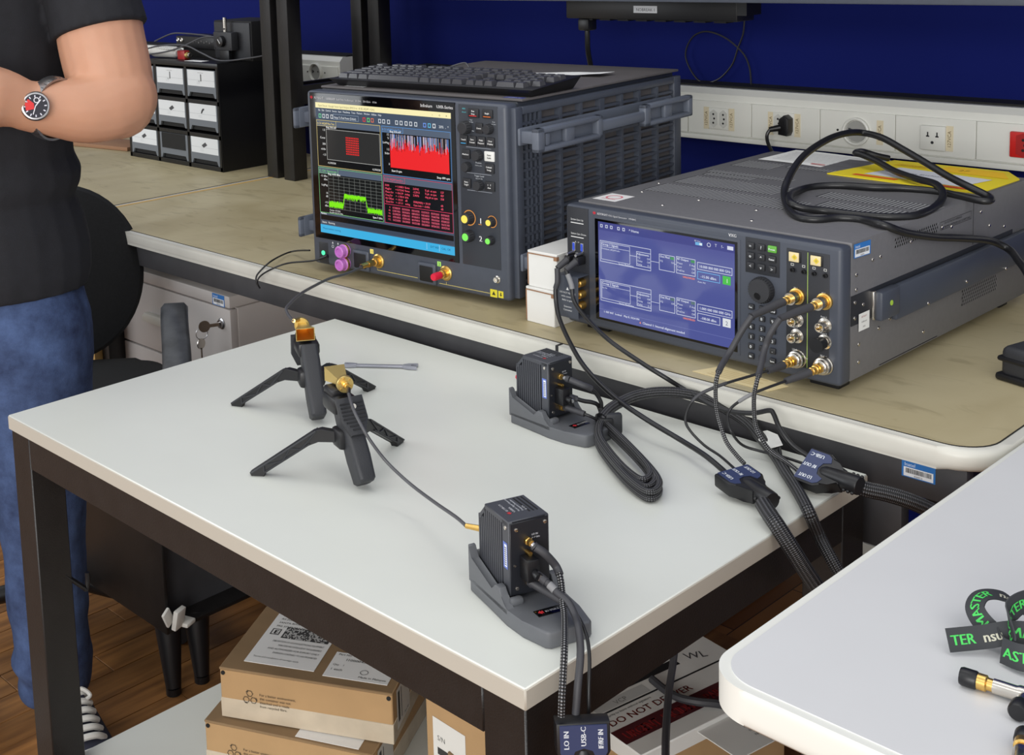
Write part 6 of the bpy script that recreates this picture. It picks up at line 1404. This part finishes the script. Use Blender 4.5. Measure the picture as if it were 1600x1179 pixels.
tag(obj('floor_cable', b_, 'cable_grey'), 'grey cable dropping past the white courier carton', 'cable')
b_ = B(); sweep(b_, CB['floorB'], .0055, 8)
tag(obj('floor_cable', b_, 'cable_sleeve'), 'dark cable lying across the white courier carton', 'cable')
b_ = B(); sweep(b_, [(-.55, .22, .02), (-.5, .2, .012), (-.44, .25, .012), (-.40, .33, .012)], .006, 8)
tag(obj('floor_cable', b_, 'sleeve_white'), 'pale cable lying on the floor between the tables', 'cable')

# ------------------------------------------------------------------ drawer organizer on the left bench
og = thing('drawer_organizer', 'black nine-drawer parts organizer on the left bench', 'organizer', (-2.945, .525, ZB))
OW, OH, OD = .449, .283, .27
b_ = B()
for x in (0, .1475, .295, OW-.010): box(b_, x, x+.010, .0, OD, 0, OH)
obj('upright_panels', b_, 'organizer_black', og, 0)
for z in (0, .083, .172): obj('shelf', box(B(), 0, OW, .0, OD, z, z+.0125, .001), 'organizer_black', og, 0)
obj('top_panel', box(B(), 0, OW, -.001, OD, OH-.013, OH, .001), 'organizer_black', og); obj('back_panel', box(B(), 0, OW, OD-.005, OD, 0, OH), 'organizer_black', og); obj('side_panel', box(B(), OW-.003, OW+.001, .0, OD, 0, OH-.001), 'organizer_black', og)
for r_ in range(3):
    for c in range(3):
        x0, z0 = .0115+c*.1475, .0135+r_*.0892; w, h = .1335 if c < 2 else .130, .072
        d_ = thing('d', None, None) if False else None
        dr = obj('drawer', prism(B(), [(x0, z0+.0), (x0+.006, z0), (x0+.012, z0+.012), (x0+w-.012, z0+.012), (x0+w-.006, z0), (x0+w, z0), (x0+w, z0+h), (x0, z0+h)], -.006, 0, XZ), 'drawer_grey', og, 0)
        obj('drawer_shadow', box(B(), x0+.004, x0+w-.004, .0065, .20, z0, z0+h-.004), 'black_matte', dr, 0)
        if (r_, c) == (0, 1): obj('open_front', box(B(), x0+.010, x0+w-.010, -.001, .002, z0+.028, z0+h-.002), 'black_matte', dr, 0); continue
        p = Prt(); p.rect(x0+.004, z0+.029, x0+w-.004, z0+h-.001, (226, 228, 230)); p.rect(x0+.004, z0+.0445, x0+w-.004, z0+.0452, (180, 182, 186), 1)
        xc = x0+w*.5; zc = z0+.052
        if r_ == 2: p.rect(xc-.0015, zc-.010, xc+.0025, zc+.009, (44, 44, 46), 1); p.text(xc-.012, zc-.012, 'Ref', .006, (120, 120, 124), 1); p.rect(xc-.014, zc+.012, xc+.012, zc+.0127, (120, 120, 124), 1)
        elif (r_, c) == (1, 2): p.poly([(xc-.008, zc-.006), (xc-.003, zc-.006), (xc+.003, zc+.002), (xc+.008, zc+.004), (xc+.008, zc+.008), (xc, zc+.007), (xc-.006, zc)], (54, 54, 58), 1)
        else: p.poly([(xc-.013, zc-.002), (xc-.004, zc-.008), (xc+.013, zc), (xc+.004, zc+.007)], (74, 74, 78), 1)
        for k in range(2): p.rect(xc-.020, z0+.0395-k*.004, xc-.004, z0+.0402-k*.004, (190, 192, 196), 1)
        p.build('drawer_label', dr, (0, 0, 0))
ZO = ZB+OH
sp = thing('speaker_box', 'tall black box standing at the rear of the drawer organizer', 'box', (-2.628, .615, ZO)); obj('cabinet', box(B(), 0, .165, .0, .12, 0, .104, .002), 'black_matte', sp); obj('front_baffle', box(B(), .004, .161, -.004, .001, .004, .100, .002), 'black_soft', sp)
rs = thing('rotary_sensor', 'small black control box with a knob and metal rod on the organizer', 'control box', (-2.592, .585, ZO+.028))
obj('housing', box(B(), 0, .080, 0, .022, 0, .048, .002), 'black_soft', rs); kn = obj('knob', lathe(B(), [(0, 0), (.015, 0), (.0145, .010), (.013, .011), (0, .011)], 22, T(.040, 0, .024) @ RX(90)), 'black_plastic', rs)
p = Prt(); p.line((.034, .030), (.044, .019), .0025, (225, 225, 225)); p.build('pointer', kn, (0, -.011, 0)); obj('rod', cyl(B(), (.040, .011, .048), (.040, .011, .086), .0052, n=14), 'nickel', rs); obj('rod_hole', cyl(B(), (.043, .004, .056), (.043, .0075, .056), .002, n=8), 'black_matte', rs)
for x in (.006, .074): obj('corner_screw', cyl(B(), (x, 0, .005), (x, -.001, .005), .002, n=8), 'black_plastic', rs)
obj('stand', box(B(), .02, .06, .004, .018, -.028, .0, .001), 'black_plastic', rs)
dv = thing('audio_interface', 'low black device with silver sockets beside the white bubble wrap', 'device', (-2.83, .625, ZO+.022)); obj('case', box(B(), 0, .20, 0, .09, 0, .034, .003), 'black_plastic', dv); obj('stand', box(B(), .02, .18, .01, .08, -.022, 0), 'black_matte', dv)
for x in (.012, .030): obj('socket', lathe(B(), [(0, 0), (.0065, 0), (.0065, .002), (.0045, .003), (0, .001)], 14, T(x, 0, .023) @ RX(90)), 'nickel', dv)
for k in range(8): obj('led', cyl(B(), (.085+k*.013, 0, .018+.004*(k % 2)), (.085+k*.013, -.001, .018+.004*(k % 2)), .0018, n=8), 'steel', dv)
bw = B(); stack_rows = []
loft(bw, [((-2.855+.118*k/8, .565+.01*k/8, ZO+.0155), (0, .020*(1 if 0 < k < 8 else .75), 0), (0, 0, .0145*(1 if 0 < k < 8 else .7))) for k in range(9)])
o = tag(obj('bubble_wrap', bw, 'bubble'), 'white bubble-wrapped bundle on the organizer', 'bubble wrap')
bl = finish(ball(B(), (0, 0, 0), .0055, 1, 1, .7), 'bubble', 'bubble')
for k in range(11):
    for j in range(3): inst('bubble', bl, o, (-2.85+.0105*k, .558+.009*j, ZO+.0285-.002*abs(j-1)))
rd = thing('connector', 'red and brass connector beside the white bubble wrap', 'connector', (-2.724, .556, ZO)); obj('body', box(B(), 0, .034, 0, .018, 0, .024, .002), 'red_plastic', rd); obj('collar', cyl(B(), (.034, .009, .012), (.042, .009, .012), .009, n=16), 'gold_pale', rd); obj('tip', cyl(B(), (.042, .009, .012), (.052, .009, .012), .007, n=14), 'nickel', rd)
tag(obj('paper_scrap', prism(B(), [(-2.66, .535), (-2.585, .538), (-2.590, .565), (-2.655, .560)], ZO+.0003, ZO+.0010), 'paper', smooth=0), 'small white paper on the organizer\'s front edge', 'paper')
for key, lab, pts in ((0, 'thin grey wire from the knob box trailing left over the bubble wrap', [(-2.592, .59, ZO+.062), (-2.63, .575, ZO+.060), (-2.69, .55, ZO+.036), (-2.76, .54, ZO+.020), (-2.90, .535, ZO+.004)]), (1, 'thin grey wire sagging right across the drawer organizer', [(-2.90, .53, ZO+.012), (-2.78, .53, ZO+.036), (-2.68, .55, ZO+.040), (-2.61, .56, ZO+.020), (-2.53, .56, ZO+.004), (-2.46, .60, ZO+.010), (-2.42, .64, ZO+.018)]), (2, 'thin grey wire arching over the low black device', [(-2.90, .60, ZO+.04), (-2.83, .61, ZO+.062), (-2.78, .62, ZO+.064), (-2.68, .605, ZO+.064), (-2.62, .60, ZO+.062)])):
    b_ = B(); sweep(b_, pts, .0022, 8); tag(obj('thin_wire', b_, 'cable_grey'), lab, 'wire')
tag(obj('dark_folder', prism(B(), [(-3.35, .50), (-3.02, .56), (-3.06, .66), (-3.4, .62)], ZB+.0005, ZB+.012, bev=.002), 'card_edge'), 'thin brown folder on the left bench partly behind the arm', 'folder')
tag(obj('white_tray', box(B(), -3.12, -2.955, .66, .74, ZB, ZB+.022, .006), 'card_white'), 'white tray beside the left side of the drawer organizer', 'tray')

# ------------------------------------------------------------------ lanyard and adapters on the right table
def ribbon(name, par, pts, width, upv, mt, text=None, tcol=None, flip=False):
    P = catmull(pts, 10); tn, us = frames(P); Wd = [Vector(u_) for u_ in upv]; n = len(P)
    def wv(i):
        f = i/(n-1)*(len(Wd)-1); k = min(int(f), len(Wd)-2); v = Wd[k].lerp(Wd[k+1], f-k); t_ = tn[i]; v = v-t_*v.dot(t_); return v.normalized()
    b_ = B(); th = .0006; rings = []
    for i in range(n):
        w_ = wv(i); nn = tn[i].cross(w_)
        rings.append([b_.verts.new(P[i]+w_*sx*width/2+nn*sz*th) for sx, sz in ((-1, -1), (1, -1), (1, 1), (-1, 1))])
    for a, c in zip(rings, rings[1:]):
        for k in range(4): b_.faces.new((a[k], a[(k+1) % 4], c[(k+1) % 4], c[k]))
    b_.faces.new(rings[0][::-1]); b_.faces.new(rings[-1]); o = obj(name, b_, mt, par, 50)
    if text:
        ln = [0.]
        for i in range(1, n): ln.append(ln[-1]+(P[i]-P[i-1]).length)
        def fn(x, y, l):
            s_ = max(0, min(ln[-1]-1e-6, x)); i = 0
            while ln[i+1] < s_: i += 1
            f = (s_-ln[i])/max(1e-9, ln[i+1]-ln[i]); q = P[i].lerp(P[i+1], f); w_ = wv(i).lerp(wv(i+1), f).normalized(); nn = tn[i].cross(w_)
            return q+w_*y+nn*(th+.0002+l)
        def fnb(x, y, l):
            s_ = max(0, min(ln[-1]-1e-6, x)); i = 0
            while ln[i+1] < s_: i += 1
            f = (s_-ln[i])/max(1e-9, ln[i+1]-ln[i]); q = P[i].lerp(P[i+1], f); w_ = wv(i).lerp(wv(i+1), f).normalized(); nn = tn[i].cross(w_)
            return q-w_*y-nn*(th+.0002+l)
        for fn_ in (fn, fnb):
            p = Prt(); x = .002
            for k, s_ in enumerate(text):
                w_ = text_geo(s_)[2]*.011; p.text(x, -.004, s_, .011, tcol[k % len(tcol)], 1, bold=.0006); x += w_+.006
                if x > ln[-1]: break
            p.build('lettering', o, (0, 0, 0), fn=fn_, base=0)
    return o
ln_t = thing('lanyard', 'dark lanyard with green and grey lettering heaped on the right table', 'lanyard', (-.19, -.38, ZB))
LO = Vector((-.19, -.38, ZB))
GC = [(70, 200, 90), (190, 188, 170)]
D_ = Vector((.744, -.668, 0)); Rr = Vector((.668, .744, 0)); Zv = Vector((0, 0, 1))
def q_(r_, d_, z_): return Rr*r_+D_*d_+Zv*z_
ribbon('strap', ln_t, [q_(-.038, .012, .011), q_(-.010, .014, .014), q_(.014, .020, .020), q_(.045, .030, .018), q_(.085, .036, .014)], .018, [Zv*.9+D_*-.4, Zv*.8-D_*.5, Zv*.6-D_*.6, Zv-D_*.3, Zv], 'lanyard', ['TER', 'nsu', 'MASTER', 'nsu'], GC)
ribbon('strap', ln_t, [q_(.012, .020, .012), q_(-.002, .006, .016), q_(-.006, -.010, .024), q_(.004, -.020, .030), q_(.020, -.018, .030), q_(.034, -.006, .022), q_(.048, .008, .014)], .016, [D_+Rr*.3, D_+Rr, D_*1.0+Rr*.3, D_, D_-Rr*.4, D_+Rr*.6, D_], 'lanyard', ['nsu', 'MASTER', 'nsu', 'MASTER'], GC[::-1])
ribbon('strap', ln_t, [q_(-.004, .030, .012), q_(.006, .044, .013), q_(.030, .049, .014), q_(.055, .052, .014), q_(.095, .056, .012)], .020, [Zv-D_*.5, Zv-D_*.5, Zv-D_*.5, Zv-D_*.5, Zv-D_*.4], 'lanyard', ['ASTER', 'nsu', 'MASTER'], GC)
ribbon('strap', ln_t, [q_(.010, .062, .008), q_(.030, .072, .008), q_(.060, .076, .009), q_(.10, .080, .009)], .016, [Zv-D_*.7, Zv-D_*.8, Zv-D_*.7, Zv-D_*.6], 'lanyard', ['nsu', 'MASTER'], GC[::-1])
ribbon('strap', ln_t, [q_(.005, .030, .016), q_(.012, .012, .034), q_(.040, .006, .040), q_(.075, .016, .032), q_(.10, .03, .02)], .020, [Zv, Zv-D_*.2, Zv*.9+D_*.3, Zv, Zv], 'lanyard', ['MASTER', 'nsu', 'MASTER'], GC)
def adapter(label, loc, yaw, two):
    t = thing('coax_adapter', label, 'adapter', loc, yaw, 'coaxial adapters with black caps')
    lathe_h = lambda prof, m: lathe(B(), prof, 18, m)
    obj('dust_cap', lathe_h([(0, 0), (.0062, 0), (.0070, .002), (.0070, .011), (.006, .0125), (0, .0125)], T(0, 0, .0075) @ RY(90)), 'black_plastic', t)
    obj('gold_nut', lathe_h([(0, 0), (.0062, 0), (.0062, .006), (.0048, .007), (.0048, .011), (0, .011)], T(.0125, 0, .0075) @ RY(90)), 'gold', t)
    obj('barrel', lathe_h([(0, 0), (.0056, 0), (.0056, .016), (.0066, .018), (.0066, .028), (0, .028)], T(.0235, 0, .0075) @ RY(90)), 'nickel', t)
    if two: obj('side_arm', lathe_h([(0, 0), (.005, 0), (.005, .010), (0, .010)], T(.046, -.004, .0075) @ RX(90)), 'nickel', t); obj('dust_cap', lathe_h([(0, .010), (.0066, .010), (.0070, .012), (.0070, .021), (.006, .0225), (0, .0225)], T(.046, -.004, .0075) @ RX(90)), 'black_plastic', t)
adapter('capped gold and steel coaxial adapter in front of the lanyard', (-.181, -.452, ZB), R(8), True)
adapter('capped coaxial adapter at the bottom right corner of the picture', (-.118, -.492, ZB), R(-75), False)
